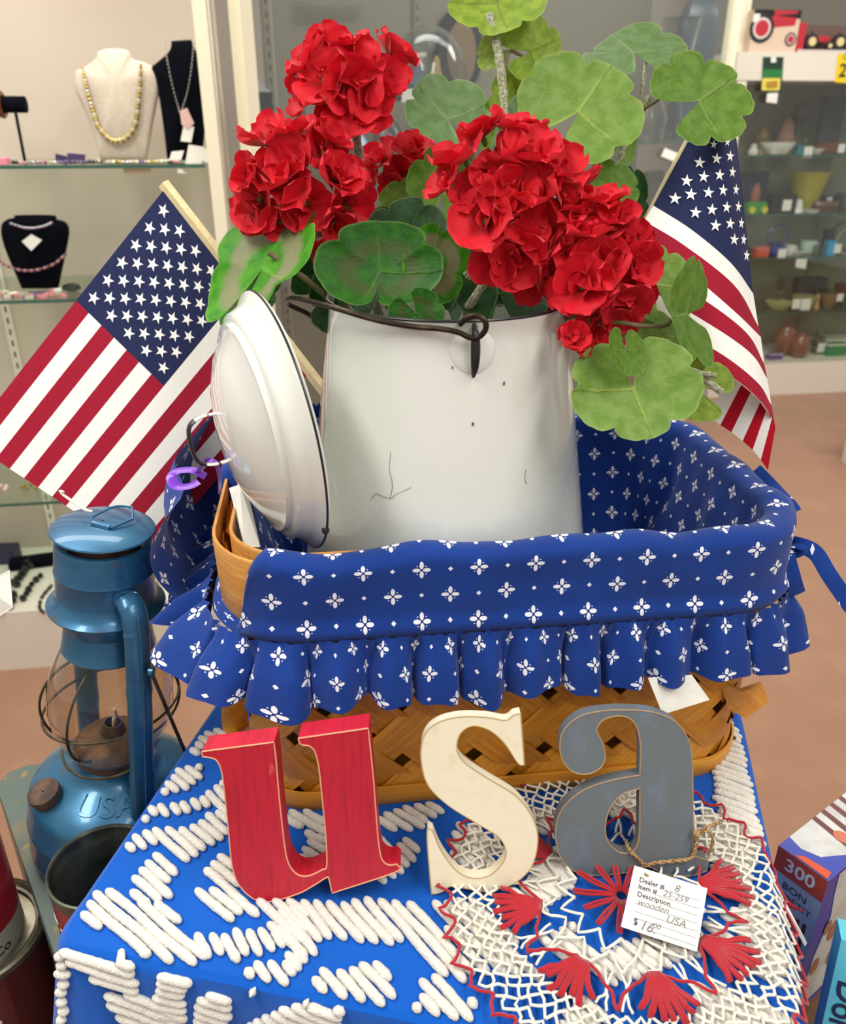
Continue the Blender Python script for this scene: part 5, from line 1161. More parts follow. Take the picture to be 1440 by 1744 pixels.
def gturn(name, label, cat, px0, px1, ptop, pbase, line, z, m, prof, tag_=None, handle=None, group=None, n=28, sy=1):
    c_, w_, h_, d = plc(px0, px1, ptop, pbase, line, z); th = thing(name, label, cat, c_, group)
    M = Matrix.Rotation(math.atan2(d.y, d.x), 4, 'Z')
    mb = MB(); mb.lathe([(r*w_/2, zz*h_+.0005) for r, zz in prof], c_, n, M=M, sy=sy); part('body', mb, m, th)
    if handle:
        mb = MB()
        if handle == 'cup': mb.tube(spline([c_+d*w_*.40+Vector((0, 0, h_*.8)), c_+d*w_*.66+Vector((0, 0, h_*.75)), c_+d*w_*.66+Vector((0, 0, h_*.4)), c_+d*w_*.38+Vector((0, 0, h_*.2))], 5, False), w_*.06, 6)
        if handle == 'arch': mb.tube(spline([c_-d*w_*.5+Vector((0, 0, h_*.9)), c_-d*w_*.52+Vector((0, 0, h_*1.7)), c_+Vector((0, 0, h_*2.3)), c_+d*w_*.52+Vector((0, 0, h_*1.7)), c_+d*w_*.5+Vector((0, 0, h_*.9))], 6, False), w_*.035, 6)
        part('handle', mb, m, th)
    if tag_: sticker(th, c_+d*tag_[0]*w_+Vector((0, 0, h_*tag_[1])), d, tag_[2], tag_[2]*1.1, w_/2+.003)
    return th
def gplate(pts, line, dep, off=0): return [PV(x, y, *line) for x, y in pts]
def bust(name, label, pts, line, z, m, th_=.03):
    q = [PV(x, y, *line) for x, y in spline([Vector((x, y, 0)) for x, y in pts], 4, True, 50) for x, y in [(x, y)]] if False else []
    sp = spline([Vector((x, y, 0)) for x, y in pts], 4, True, 50); q = [PV(p.x, p.y, *line) for p in sp]; zb_ = min(p.z for p in q); q = [p+Vector((0, 0, z+.001-zb_)) for p in q]
    d = Vector((line[1][0]-line[0][0], line[1][1]-line[0][1], 0)).normalized(); n_ = nrm(d); c_ = sum(q, Vector())/len(q); th = thing(name, label, 'display bust', Vector((c_.x, c_.y, z)))
    mb = MB(); k = len(q); fr = [c_+(p-c_)*.90+n_*th_*.5 for p in q]; bk_ = [c_+(p-c_)*.97-n_*th_*.5 for p in q]
    fr = [Vector((p.x, p.y, max(p.z, z+.001))) for p in fr]; bk_ = [Vector((p.x, p.y, max(p.z, z+.001))) for p in bk_]
    fc = c_+n_*th_*.75; mb.add([fc]+fr+q+bk_, [[0, 1+a, 1+(a+1) % k] for a in range(k)]+[[1+j*k+a, 1+(j+1)*k+a, 1+(j+1)*k+(a+1) % k, 1+j*k+(a+1) % k] for j in range(2) for a in range(k)]+[[1+2*k+a for a in range(k)][::-1]])
    part('padded_form', mb, m, th, True, 180); return th, q
def beads(name, label, pts, line, off, r0, m, sub=7, r1=None, base_=None, closed=False, cat='necklace'):
    d = Vector((line[1][0]-line[0][0], line[1][1]-line[0][1], 0)).normalized(); n_ = nrm(d)
    q = [PV(x, y, *line)+n_*off for x, y in pts]; sp = spline(q, sub, closed); th = thing(name, label, cat, q[0])
    N_ = len(sp); mb = MB(); mb.tube(sp, r0*.25, 4, closed=closed); part('cord', mb, m[-1], th, angle=180)
    me = {}
    for k, p in enumerate(sp):
        t = math.sin(PI*k/(N_-1)); r = lerp(r0, r1 or r0, t); mi = k % len(m)
        if mi not in me: b_ = MB(); b_.ball(Vector((0, 0, 0)), 1, 7, 5); me[mi] = b_.mesh('bead', m[mi])
        o = link('bead', me[mi], th); o.matrix_local = Matrix.Translation(p-q[0]) @ Matrix.Scale(r, 4)
    return th
GOLDB = plain('gold_bead', (176, 152, 84), .25, .8); CLRB = plain('crystal_bead', (206, 200, 176), .1, .3); LINEN = plain('cream_linen', (218, 206, 188), .9, 0, (206, 192, 172), 200)
DKB = plain('black_bead', (22, 24, 22), .2); GRB = plain('green_black_bead', (38, 44, 34), .25); PKB = plain('pink_bead', (206, 140, 140), .2); AMB = plain('amber_brown', (120, 62, 26), .25, .2); VIO = plain('violet_bead', (112, 92, 130), .25); SILV = plain('silver', (190, 186, 178), .25, .9)
# upper left shelf
L1 = LM_(.45); z1 = SH['L'][0]
bust('necklace_bust', 'cream linen necklace bust on the upper shelf of the left case', [(128, 118), (148, 108), (162, 97), (166, 85), (180, 80), (208, 80), (220, 86), (226, 97), (248, 104), (268, 118), (271, 150), (260, 210), (250, 272), (172, 272), (152, 205), (128, 150)], L1, z1, LINEN)
beads('bead_necklace', 'gold and crystal bead necklace on the cream linen bust', [(145, 116), (152, 150), (163, 190), (173, 218), (192, 237), (206, 240), (222, 232), (234, 212), (239, 178), (242, 140), (243, 112)], L1, .030, .0038, [GOLDB, CLRB, GOLDB], 6, .0075)
bust('necklace_bust', 'tall black velvet necklace bust beside the cream bust', [(254, 108), (272, 94), (288, 78), (291, 62), (325, 60), (332, 78), (345, 85), (360, 88), (362, 120), (352, 180), (345, 245), (342, 264), (284, 268), (276, 200), (266, 140)], L1, z1, BLK)
beads('pendant_necklace', 'long silver pendant necklace on the tall black bust', [(284, 72), (288, 105), (296, 145), (306, 182), (310, 192), (314, 182), (323, 150), (329, 110), (332, 75)], L1, .032, .0022, [SILV], 6)
mb = MB(); d_ = Vector((L1[1][0]-L1[0][0], L1[1][1]-L1[0][1], 0)).normalized(); n_ = nrm(d_)
def flatcard(name, label, pts, line, off, m, cat='tag', th_=.001, group=None):
    d = Vector((line[1][0]-line[0][0], line[1][1]-line[0][1], 0)).normalized(); n_ = nrm(d); q = [PV(x, y, *line)+n_*off for x, y in pts]
    mb = MB(); mb.prism(q, [p-n_*th_ for p in q]); return single(name, mb, m, label, cat, group, smooth=False)
flatcard('jewelry_card', 'pink paper tag hanging on the tall black bust', [(309, 190), (321, 184), (333, 210), (322, 220), (312, 212)], L1, .036, plain('pink_card', (222, 184, 176), .7))
flatcard('jewelry_card', 'white paper tag below the pink tag on the tall black bust', [(315, 214), (333, 216), (328, 242), (310, 240)], L1, .034, CARD)
flatcard('earring_card', 'small white earring card leaning at the foot of the black bust', [(293, 258), (314, 256), (309, 272), (288, 276)], LM_(.2), .01, CARD)
flatcard('earring_card', 'large white earring card at the right end of the upper shelf', [(322, 246), (348, 250), (344, 277), (316, 278)], LM_(.25), .012, CARD)
flatcard('earring_card', 'tilted white earring card beside the cream upright', [(347, 253), (366, 254), (356, 278), (338, 270)], LM_(.2), .01, CARD)
flatcard('earring_card', 'purple earring card at the left of the upper shelf', [(96, 261), (116, 266), (116, 280), (96, 277)], LM_(.2), .01, plain('purple_card', (56, 40, 84), .6))
flatcard('earring_card', 'dark violet earring card next to the purple card', [(117, 260), (148, 263), (146, 279), (117, 278)], LM_(.2), .014, plain('violet_card', (72, 52, 96), .6))
flatcard('paper_slip', 'brown paper slip hanging under the upper glass shelf', [(209, 285), (257, 286), (256, 296), (211, 298)], LM_(.12), .0, plain('kraft_paper', (168, 148, 124), .8), 'paper')
flatcard('paper_slip', 'white curled paper slip hanging under the upper shelf near the upright', [(300, 281), (308, 281), (312, 292), (318, 295), (303, 295)], LM_(.10), .0, CARD, 'paper')
gbox('pink_box', 'pink jewelry box at the left end of the upper shelf', 'box', -4, 16, 267, 279, LM_(.2), z1, plain('pink_box', (222, 130, 150), .5), .03)
cols = {'pink': PKB, 'clear': CLRB, 'violet': VIO, 'dark green': GRB, 'silver': SILV, 'gold': GOLDB, 'black': DKB}
LF = LM_(.14); bm_ = {}
for k in range(34):                              # loose trinkets lying along the front of the upper shelf
    x = 20+k*8.3; c_, w_, h_, d = plc(x, x+7, 274, 280, LF, z1); mb = MB(); r = .0045+.0025*R_.random()
    cn = R_.choice(sorted(cols)); m = cols[cn]
    for q in range(3): mb.ball(c_+d*(q-1)*r*1.1+Vector((0, R_.uniform(-.01, .01), r*.8+.001)), r*.8, 6, 4)
    single('bead_trinket', mb, m, 'tiny '+cn+' bead trinket lying along the front of the upper glass shelf', 'trinket', 'bead trinkets on the upper shelf')
# bracelet holder
br = PV(24, 178, *LM_(.5)); mb = MB(); mb.tube([br+d_*-.10, br+d_*.028], .019, 16); 
th = thing('bracelet_holder', 'black velvet bracelet roll at the left picture edge', 'holder', br-Vector((0, 0, .019))); part('roll', mb, BLK, th)
mb = MB(); mb.tube([br-n_*.0+Vector((0, 0, -.012)), br-n_*-.0+Vector((0, 0, z1-br.z+.002))], .004, 8); part('post', mb, BLK, th)
for k, (o_, r) in enumerate(((-.030, .026), (-.046, .027))):
    mb = MB(); c_ = br+d_*o_; mb.tube([c_+Vector((0, 0, math.sin(a)*r))+n_*math.cos(a)*r for a in [2*PI*j/24 for j in range(24)]], .0065, 8, closed=True)
    single('bangle', mb, AMB, ('glossy brown bangle at the right on the black roll', 'glossy brown bangle at the picture edge on the black roll')[k], 'bracelet')
# middle left shelf
L2 = LM_(.45); z2 = SH['L'][1]
bust('necklace_bust', 'broad black velvet necklace bust on the middle shelf left of the flag', [(3, 392), (12, 380), (26, 376), (30, 372), (90, 372), (96, 379), (110, 383), (118, 395), (116, 420), (100, 497), (38, 497), (8, 425)], L2, z2, BLK)
beads('bead_necklace', 'short grey bead choker on the broad black bust', [(24, 378), (45, 385), (62, 386), (80, 383), (94, 377)], L2, .032, .0035, [VIO, SILV], 7)
beads('bead_necklace', 'pink and violet bead necklace on the broad black bust', [(4, 440), (20, 450), (45, 457), (70, 456), (98, 446), (117, 430)], L2, .034, .0038, [PKB, VIO, AMB], 7)
flatcard('price_card', 'white price card hanging on the broad black bust', [(60, 396), (78, 406), (60, 424), (44, 408)], L2, .037, CARD)
z_ = z2
for k in range(22):
    x = -2+k*5.2; c_, w_, h_, d = plc(x, x+6, 506, 520, LM_(.12+.25*R_.random()), z2); mb = MB(); r = .006+.004*R_.random()
    cn, m = R_.choice([('rose pink', PKB), ('white', CARD), ('rose pink', PKB), ('cream', CLRB), ('violet', VIO)]); mb.box(c_+Vector((0, 0, r*.6)), (r*2.6, r*2, r), R_.uniform(0, 3), bev=.001)
    single('jewelry_packet', mb, m, 'small '+cn+' jewelry packet lying on the middle glass shelf', 'packet', 'packets on the middle shelf', smooth=False)
gturn('hair_flower', 'dark fabric hair flower on the middle shelf beside the flag', 'hair clip', 106, 140, 484, 498, LM_(.35), z2, GRB, [(.4, 0), (1, .3), (.8, .8), (.3, 1)], n=9)
# lower left shelf and base deck
z3 = SH['L'][2]; PK = plain('soft_pink', (226, 190, 184), .6)
for k, (x, m, lab) in enumerate(((8, PK, 'pink jewelry packet on the lowest glass shelf at the picture edge'), (60, GOLDB, 'gold brooch lying on the lowest glass shelf'), (85, SILV, 'silver brooch lying on the lowest glass shelf near the lantern'))):
    c_, w_, h_, d = plc(x-14, x+14, 850, 862, LM_(.35), z3); mb = MB()
    for q in range(7): mb.ball(c_+Vector((.018*math.cos(q*.9)*(1+q*.1), .014*math.sin(q*.9), .006)), .006, 7, 5)
    single('brooch' if k else 'pink_packet', mb, m, lab, 'brooch' if k else 'packet')
def decklace(label, pts, m, r=.008):
    q = []
    for x, y in pts: p = P(x, y, z=.2); q.append(Vector((p.x, p.y, .2+r)))
    sp = []; raw = spline(q, 10, False); acc = 0; last = raw[0]; sp.append(raw[0])
    for p in raw[1:]:
        if (p-sp[-1]).length > r*2.05: sp.append(p)
    th = thing('bead_necklace', label, 'necklace', q[0]-Vector((0, 0, r))); b_ = MB(); b_.ball(Vector((0, 0, 0)), 1, 7, 5); me = b_.mesh('bead', m)
    for k, p in enumerate(sp):
        if k % 7 == 6: continue
        o = link('bead', me, th); o.matrix_local = Matrix.Translation(p-(q[0]-Vector((0, 0, r)))) @ Matrix.Scale(r*(.8+.2*(k % 2)), 4)
decklace('black bead necklace lying furthest left on the white deck', [(60, 962), (35, 985), (10, 1010), (-10, 1030)], GRB, .012)
decklace('double black bead necklace in the middle of the white deck', [(52, 958), (38, 985), (25, 1010), (22, 1032), (0, 1048)], DKB, .014)
decklace('black bead necklace nearest the lantern on the white deck', [(70, 985), (55, 1000), (42, 1022), (25, 1038)], DKB, .011)
decklace('thin dark chain on the white deck left of the lantern', [(88, 1000), (72, 1020), (68, 1038), (75, 1046)], GRB, .006)
c_ = P(45, 962, z=.2); mb = MB(); mb.box((c_.x+.02, c_.y, .212), (.13, .06, .022), .3); single('necklace_pad', mb, BLK, 'black pad at the back of the white deck behind the lantern', 'pad', smooth=False)
c_ = P(0, 955, z=.2); mb = MB(); mb.box((c_.x, c_.y, .225), (.12, .06, .05), .1); single('jewelry_box', mb, plain('navy_box', (36, 38, 66), .5), 'dark navy jewelry box on the white deck at the picture edge', 'box', smooth=False)
for k, (x, y, m, lab) in enumerate(((262, 965, GOLDB, 'gold chain hanging between lantern and basket ruffle'), (272, 975, SILV, 'silver chain hanging behind the basket ruffle'))):
    decklace(lab, [(x, y-25), (x-6, y+5), (x, y+35)], m, .005)
# centre case goods
def CL(f): return CM_(f)
zc = SH['C'][0]; DGR = plain('dark_obelisk_stone', (44, 48, 52), .25); CRY = plain('brown_crystal', (92, 76, 66), .2); BLS = plain('blue_glass', (60, 84, 140), .15)
c_, w_, h_, d = plc(425, 458, 122, 250, CL(.5), zc); th = thing('stone_obelisk', 'dark pointed stone obelisk at the left of the glazed case', 'obelisk', c_); mb = MB()
hw2 = w_/2; mb.add([c_+d*a*hw2+nrm(d)*b*hw2+Vector((0, 0, zz)) for zz, k in ((0, 1), (h_*.80, .95)) for a, b in ((-k, -k), (k, -k), (k, k), (-k, k))]+[c_+Vector((0, 0, h_))], [[3, 2, 1, 0], [0, 1, 5, 4], [1, 2, 6, 5], [2, 3, 7, 6], [3, 0, 4, 7], [4, 5, 8], [5, 6, 8], [6, 7, 8], [7, 4, 8]]); part('shaft', mb, DGR, th, False)
rock = [(.7, 0), (1, .15), (.85, .5), (.55, .8), (.1, 1)]
for lab, a, b, t_, m in (('brown crystal cluster before the dark obelisk', 428, 450, 178, CRY), ('dark blue crystal cluster below the obelisk', 418, 436, 222, BLS), ('small blue crystal beside the brown cluster', 450, 472, 215, BLS), ('teal glass bottle behind the upper red bloom', 496, 532, 178, plain('teal_glass', (58, 84, 84), .2)), ('dark green bottle right of the teal bottle', 522, 540, 192, plain('bottle_green', (44, 66, 60), .2)),
    ('pale blue glass dish under the upper red bloom', 588, 622, 222, plain('pale_blue', (150, 170, 204), .2)), ('dark agate egg with a violet face', 640, 680, 198, plain('agate_dark', (66, 66, 60), .25)), ('amber coloured crystal point behind the upper bloom', 468, 488, 208, AMB)):
    gturn('crystal' if 'crystal' in lab else ('glass_bottle' if 'bottle' in lab else 'agate_stone' if 'agate' in lab else 'glass_dish'), lab, 'crystal' if 'crystal' in lab else ('bottle' if 'bottle' in lab else 'stone' if 'agate' in lab else 'dish'), a, b, t_, 252, CL(.45), zc, m, rock if 'bottle' not in lab else [(.8, 0), (1, .1), (1, .6), (.4, .8), (.35, 1)], n=7 if 'crystal' in lab else 20)
gturn('violet_stone', 'violet polished stone beside the agate egg', 'stone', 655, 670, 212, 240, CL(.3), zc, plain('violet_stone', (126, 40, 110), .25), rock, n=12)
for k in range(10):
    x = 412+k*11.5; gturn('tealight_dish', 'tiny white dish along the front of the glazed shelf', 'dish', x, x+9, 246, 257, CL(.12), zc, PTAG, [(.6, 0), (1, .9), (.8, 1)], group='white dishes on the glazed shelf', n=10)
DOME = glassy('dome_glass', (236, 240, 240), .5, .05)
c_, w_, h_, d = plc(682, 772, 45, 175, CL(.5), zc+.10); c_.z = PV(727, 172, *CL(.5)).z
th = thing('glass_dome', 'clear glass dome with a tiny figure scene behind the leaves', 'dome', c_); mb = MB(); mb.lathe([(w_/2, 0), (w_/2, h_*.45), (w_*.44, h_*.68), (w_*.30, h_*.88), (w_*.12, h_*.98), (.001, h_)], c_, 36, cap=False); part('dome', mb, DOME, th)
mb = MB(); mb.lathe([(.001, 0), (w_*.52, 0), (w_*.52, .012), (.001, .012)], c_, 36); part('base', mb, DGR, th)
for k, (x, y, r, m) in enumerate(((-.2, .35, .16, plain('figure_blue', (70, 84, 110), .6)), (.12, .2, .20, plain('figure_maroon', (96, 40, 36), .6)), (.16, .45, .10, plain('figure_tan', (176, 140, 90), .6)))):
    mb = MB(); mb.lathe([(r*w_, .012), (r*w_*1.05, h_*y*.6), (r*w_*.5, h_*y), (r*w_*.4, h_*(y+.1)), (.001, h_*(y+.17))], c_+d*x*w_, 14); part('figure', mb, m, th)
z4 = c_.z; mb = MB(); a_, b_ = CL(.5); wall_box(mb, a_, b_, -.15, .15, z4-.010, z4-.001, -1.0, -.9); ps = [v for v in mb.v]
single('riser_shelf', mb, SHELFG, 'short glass riser shelf under the glass dome in the glazed case', 'shelf', smooth=False)
flatcard('placard', 'white printed placard below the glass dome', [(684, 152), (740, 150), (740, 174), (684, 174)], CL(.25), .0, PTAG, 'placard')
oval = lambda cx, cy, rx, ry: [(cx+rx*math.cos(2*PI*k/24), cy+ry*math.sin(2*PI*k/24)) for k in range(24)]
o_ = flatcard('oval_portrait', 'dark framed oval portrait behind the tall leaf stalk', oval(785, 85, 38, 72), CL(.92), .0, DGR, 'picture', .02)
q = [PV(x, y, *CL(.92)) for x, y in oval(785, 90, 25, 55)]; q = [p+nrm(d)*.002-o_.location for p in q]; mb = MB(); mb.add(q, [list(range(24))]); c2_ = link('portrait', mb.mesh('portrait', plain('portrait_brown', (122, 100, 80), .5), smooth=False), o_)
gturn('stone_obelisk', 'bluish grey pointed obelisk high in the glazed case at right', 'obelisk', 1145, 1178, -12, 250, CL(.5), zc, plain('slate_blue', (70, 86, 96), .3), [(1, 0), (1, .8), (.7, .92), (.02, 1)], n=4)
gturn('glass_vase', 'tall clear glass vase between the forked stems at right', 'vase', 1120, 1150, 40, 250, CL(.3), zc, glassy('vase_glass', (226, 230, 232), .6, .1), [(.6, 0), (.8, .1), (.5, .3), (.7, .7), (1, 1)], n=20)
gturn('glass_vase', 'short clear glass decanter behind the stem fork at right', 'vase', 1085, 1115, 120, 250, CL(.3), zc, glassy('decanter_glass', (220, 226, 228), .6, .1), [(.8, 0), (1, .3), (.5, .6), (.4, .8), (.6, 1)], n=20)
flatcard('price_card', 'white price card hanging below the glazed shelf beside the right flag', [(1121, 252), (1146, 262), (1140, 276), (1114, 266)], CL(.03), .03, CARD)
gbox('picture_frame', 'dark picture frame low in the glazed case beside the right flag', 'frame', 1090, 1120, 292, 372, CL(.85), PV(1105, 372, *CL(.85)).z, plain('frame_dark', (70, 72, 66), .5), .02)
a_ = PV(500, 0, *CL(.985)); mb = MB()
for k, (x0, x1, y) in enumerate([(500, 534, 3), (501, 618, 10), (500, 610, 16), (501, 618, 21), (503, 612, 27), (503, 585, 33)]):
    q = [PV(x, yy, *CL(.975)) for x, yy in ((x0, y), (x1, y), (x1, y+2.4), (x0, y+2.4))]; mb.add(q, [[0, 1, 2, 3]])
single('wall_lettering', mb, plain('grey_lettering', (112, 104, 94), .7), 'blurred grey paragraph lettered at the top of the glazed case back', 'lettering', smooth=False)
# right case: toys on the ledge
ZT = 1.818; RT = RM_(.12)
c_, w_, h_, d = plc(1263, 1341, 19, 90, RT, ZT); th = thing('toy_box', 'cream carton with a red tractor picture on the top ledge', 'box', c_); rz = math.atan2(d.y, d.x)
mb = MB(); mb.box(c_+Vector((0, 0, h_/2)), (w_, .13, h_), rz); part('carton', mb, plain('toy_cream', (222, 196, 172), .4, coat=.2), th, False)
n_ = nrm(d); TM2 = frame_m(c_+n_*.0665-d*w_/2, d, Vector((0, 0, 1))); mb = MB(); rect(mb, TM2, 0, w_, h_*.80, h_); part('black_band', mb, BLK2, th, False)
TRED = plain('tractor_red', (190, 30, 48), .35, coat=.4); TYRE = plain('tyre', (38, 36, 38), .7); HUB = plain('hub_white', (222, 206, 200), .5)
def tractor(th, M, s_, parts_name='tractor_picture', thick=.001, big=-1):
    def disc(cx, cy, r, n=22): return [M @ Vector((cx+r*math.cos(2*PI*k/n), cy+r*math.sin(2*PI*k/n), 0)) for k in range(n)]
    off = lambda k: (M.to_3x3() @ Vector((0, 0, 1)))*thick*k
    mb = MB(); mb.add([M @ Vector(v) for v in ((.25*s_, .42*s_, 0), (.95*s_, .48*s_, 0), (.97*s_, .62*s_, 0), (.45*s_, .66*s_, 0), (.30*s_, .60*s_, 0))], [[0, 1, 2, 3, 4]]); mb.add([M @ Vector(v) for v in ((.45*s_, .66*s_, 0), (.97*s_, .70*s_, 0), (.97*s_, .75*s_, 0), (.42*s_, .76*s_, 0))], [[0, 1, 2, 3]]); part('tractor_body', mb, TRED, th, False)
    for cx, cy, r in ((.20*s_, .42*s_, .28*s_), (.90*s_, .22*s_, .13*s_)):
        for kk, (f, m) in enumerate(((1, TYRE), (.72, HUB), (.55, TRED))): mb = MB(); q = [p+off(kk+1) for p in disc(cx, cy, r*f)]; mb.prism(q, [p-off(.9) for p in q]); part('wheel', mb, m, th, False)
tractor(th, frame_m(c_+n_*.067-d*w_*.48+Vector((0, 0, .005)), d, Vector((0, 0, 1))), w_*.93)
mb = MB(); rect(mb, TM2, -.002, w_*.13, h_*.70, h_*.90, z=.002); part('price_tag', mb, PTAG, th, False)
c_, w_, h_, d = plc(1346, 1470, 40, 90, RM_(.12), ZT); th = thing('toy_box', 'open red carton with red toy tractors at the right end of the ledge', 'box', c_)
mb = MB(); mb.box(c_+Vector((0, 0, h_/2))-nrm(d)*.05, (w_, .01, h_), rz); part('back_card', mb, plain('box_brown', (110, 84, 76), .5), th, False)
mb = MB(); mb.box(c_-d*w_*.47+Vector((0, 0, h_/2)), (w_*.09, .11, h_), rz); part('side_flap', mb, TRED, th, False)
mb = MB(); mb.box(c_+Vector((0, 0, h_*.05)), (w_, .12, h_*.10), rz); part('tray', mb, plain('box_print', (206, 196, 190), .5), th, False)
for k, (fx, lab) in enumerate(((-.36, 'red toy tractor with cream wheels in the open carton'), (.02, 'red toy tractor at the right picture edge in the open carton'))):
    tb_ = c_+d*w_*fx+Vector((0, 0, h_*.11)); tt_ = thing('toy_tractor', lab, 'toy tractor', tb_); s_ = w_*.34
    mb = MB(); mb.box(tb_+d*s_*.6+Vector((0, 0, s_*.36)), (s_*.75, .04, s_*.18), rz, bev=.004); part('hood', mb, TRED, tt_, False)
    mb = MB(); mb.tube([tb_+d*s_*.3+Vector((0, 0, s_*.3)), tb_+d*s_*.3+Vector((0, 0, s_*.62))], .004, 6); part('steering_post', mb, TYRE, tt_)
    for cx, r in ((.18, .26), (.92, .13)):
        mb = MB(); mb.lathe([(.001, -.012), (r*s_, -.012), (r*s_, .012), (r*s_*.7, .014), (.001, .010)], tb_+d*s_*cx+Vector((0, 0, r*s_))+nrm(d)*.03, 18, M=Matrix.Rotation(rz, 4, 'Z') @ Matrix.Rotation(PI/2, 4, 'X'), mi=0); part('wheel', mb, TYRE, tt_)
        mb = MB(); mb.lathe([(.001, -.012), (r*s_*.6, -.012), (r*s_*.55, .018), (.001, .018)], tb_+d*s_*cx+Vector((0, 0, r*s_))+nrm(d)*.03, 18, M=Matrix.Rotation(rz, 4, 'Z') @ Matrix.Rotation(PI/2, 4, 'X')); part('wheel_hub', mb, plain('hub_cream', (226, 208, 150), .5), tt_)
RFm = mid(RA, RB, -.075, .45)
c_ = PV(1316, 96, *RFm); th = thing('hanging_card', 'green and yellow blister card hanging on the white ledge', 'card', PV(1313, 172, *RFm))
for nm, pts, m, k in (('backing_card', [(1299, 97), (1334, 97), (1330, 158), (1296, 155)], plain('card_dark_green', (28, 56, 44), .4), 0), ('green_print', [(1298, 118), (1332, 118), (1331, 132), (1297, 132)], plain('card_green', (32, 122, 60), .4), 1), ('yellow_print', [(1297, 133), (1328, 133), (1326, 154), (1296, 154)], plain('card_yellow', (226, 214, 92), .4), 1),
    ('toy_print', [(1303, 140), (1322, 137), (1322, 149), (1304, 150)], plain('toy_brown', (176, 132, 40), .4), 2), ('price_tag', [(1305, 159), (1323, 158), (1321, 176), (1303, 174)], PTAG, 2), ('hang_tab', [(1311, 98), (1319, 96), (1320, 106), (1311, 107)], PTAG, 2)):
    q = [PV(x, y, *RFm)+n_*.004*k for x, y in pts]; mb = MB(); mb.prism(q, [p-n_*.003 for p in q]); part(nm, mb, m, th, False)
th = thing('sale_sign', 'yellow sign with a large 2 on the ledge front at the picture edge', 'sign', PV(1430, 142, *RFm)); q = [PV(x, y, *RFm) for x, y in ((1427, 91), (1462, 92), (1458, 143), (1421, 140))]
mb = MB(); mb.prism(q, [p-n_*.003 for p in q]); part('card', mb, plain('sign_yellow', (240, 206, 24), .5), th, False)
fmx = frame_m(PV(1428, 121, *RFm)+n_*.002, d, Vector((0, 0, 1))); mb = MB(); text_mb(mb, '2', .085, fmx, bold=.002); text_mb(mb, 'Ca', .04, fmx @ Matrix.Translation((.005, .065, 0))); part('lettering', mb, INK, th, False)
# right case shelves
R1, R2, R3, R4 = SH['R']; ld = RM_(.28); lb = RM_(.75); cup = [(.55, 0), (.75, .12), (.95, .6), (1, 1)]; bowl = [(.45, 0), (.55, .05), (.9, .7), (1, 1)]; vase = [(.5, 0), (.62, .1), (.75, .5), (.95, .9), (1, 1)]
W2 = plain('china_white', (224, 222, 214), .2, coat=.4); BRN = plain('brown_glaze', (110, 70, 52), .3, coat=.3); YGL = plain('yellow_green_glass', (160, 150, 44), .15, coat=.5); TL = plain('teal_glaze', (40, 120, 128), .25, coat=.3); CGL = glassy('grey_glass', (206, 214, 206), .7, .08)
gturn('figurine', 'small white china figurine at the left of the top glass shelf', 'figurine', 1272, 1290, 245, 264, ld, R1, W2, [(.8, 0), (.9, .3), (.5, .6), (.55, .85), (.1, 1)])
gturn('china_bowl', 'long white china bowl on the top glass shelf', 'bowl', 1291, 1352, 243, 264, ld, R1, W2, bowl, sy=.5)
gbox('teal_box', 'teal trinket box with a price tag on the top glass shelf', 'box', 1352, 1372, 250, 265, ld, R1, TL, .05, (.4, .9, .05))
gturn('figurine', 'slim green glass figurine behind the teal box', 'figurine', 1362, 1372, 232, 262, RM_(.45), R1, CGL, [(.9, 0), (.5, .4), (.7, .7), (.2, 1)])
gturn('brown_dish', 'dark brown oval dish with price tag on the top glass shelf', 'dish', 1375, 1446, 240, 262, RM_(.45), R1, BRN, [(.9, 0), (1, .25), (.6, .8), (.2, 1)], (-.05, .8, .04), sy=.6)
gturn('glass_dish', 'low clear glass dish right of the teal box', 'dish', 1376, 1400, 256, 266, ld, R1, W2, bowl)
gturn('gold_figurine', 'tarnished gold figurine row end behind the white bowl', 'figurine', 1280, 1310, 205, 250, lb, R1, plain('tarnished_gold', (128, 110, 62), .4, .4), [(.9, 0), (.7, .3), (.9, .6), (.4, 1)])
gturn('plush_toy', 'faded pink plush toy at the back of the top glass shelf', 'toy', 1318, 1350, 188, 250, lb, R1, plain('faded_pink', (150, 112, 94), .9), [(.8, 0), (1, .3), (.7, .6), (.6, .8), (.2, 1)])
gbox('picture_frame', 'dark framed picture at the back under the ledge', 'frame', 1388, 1424, 152, 250, lb, R1, plain('frame_slate', (62, 60, 66), .5), .02)
gturn('hat', 'dark cap displayed at the back under the ledge', 'hat', 1340, 1366, 165, 250, lb, R1, plain('dark_cap', (78, 76, 72), .7), [(.3, 0), (.3, .6), (1, .72), (.7, .95), (.2, 1)])
gbox('picture_frame', 'dark blue picture frame on the second glass shelf beside the flag', 'frame', 1256, 1300, 281, 345, lb, R2, plain('frame_navy', (62, 60, 84), .5), .02, lid=DGR)
gturn('pink_figurine', 'terracotta figurine before the blue picture frame', 'figurine', 1272, 1290, 315, 362, RM_(.5), R2, plain('terracotta', (160, 100, 76), .7), [(.9, 0), (.7, .4), (.8, .7), (.3, 1)])
th = gbox('toy_car', 'green toy tractor on the second glass shelf beside the flag', 'toy', 1267, 1302, 346, 364, ld, R2, plain('toy_green', (52, 140, 34), .35), .05, bev=.01)
c_, w_, h_, d = plc(1267, 1302, 346, 364, ld, R2)
for k in (-.3, .3): mb = MB(); mb.lathe([(.001, -.01), (.018, -.01), (.018, .01), (.001, .01)], c_+d*w_*k+nrm(d)*.03+Vector((0, 0, .018)), 14, M=Matrix.Rotation(PI/2, 4, 'X')); part('wheel', mb, plain('toy_yellow', (210, 200, 60), .4), th)
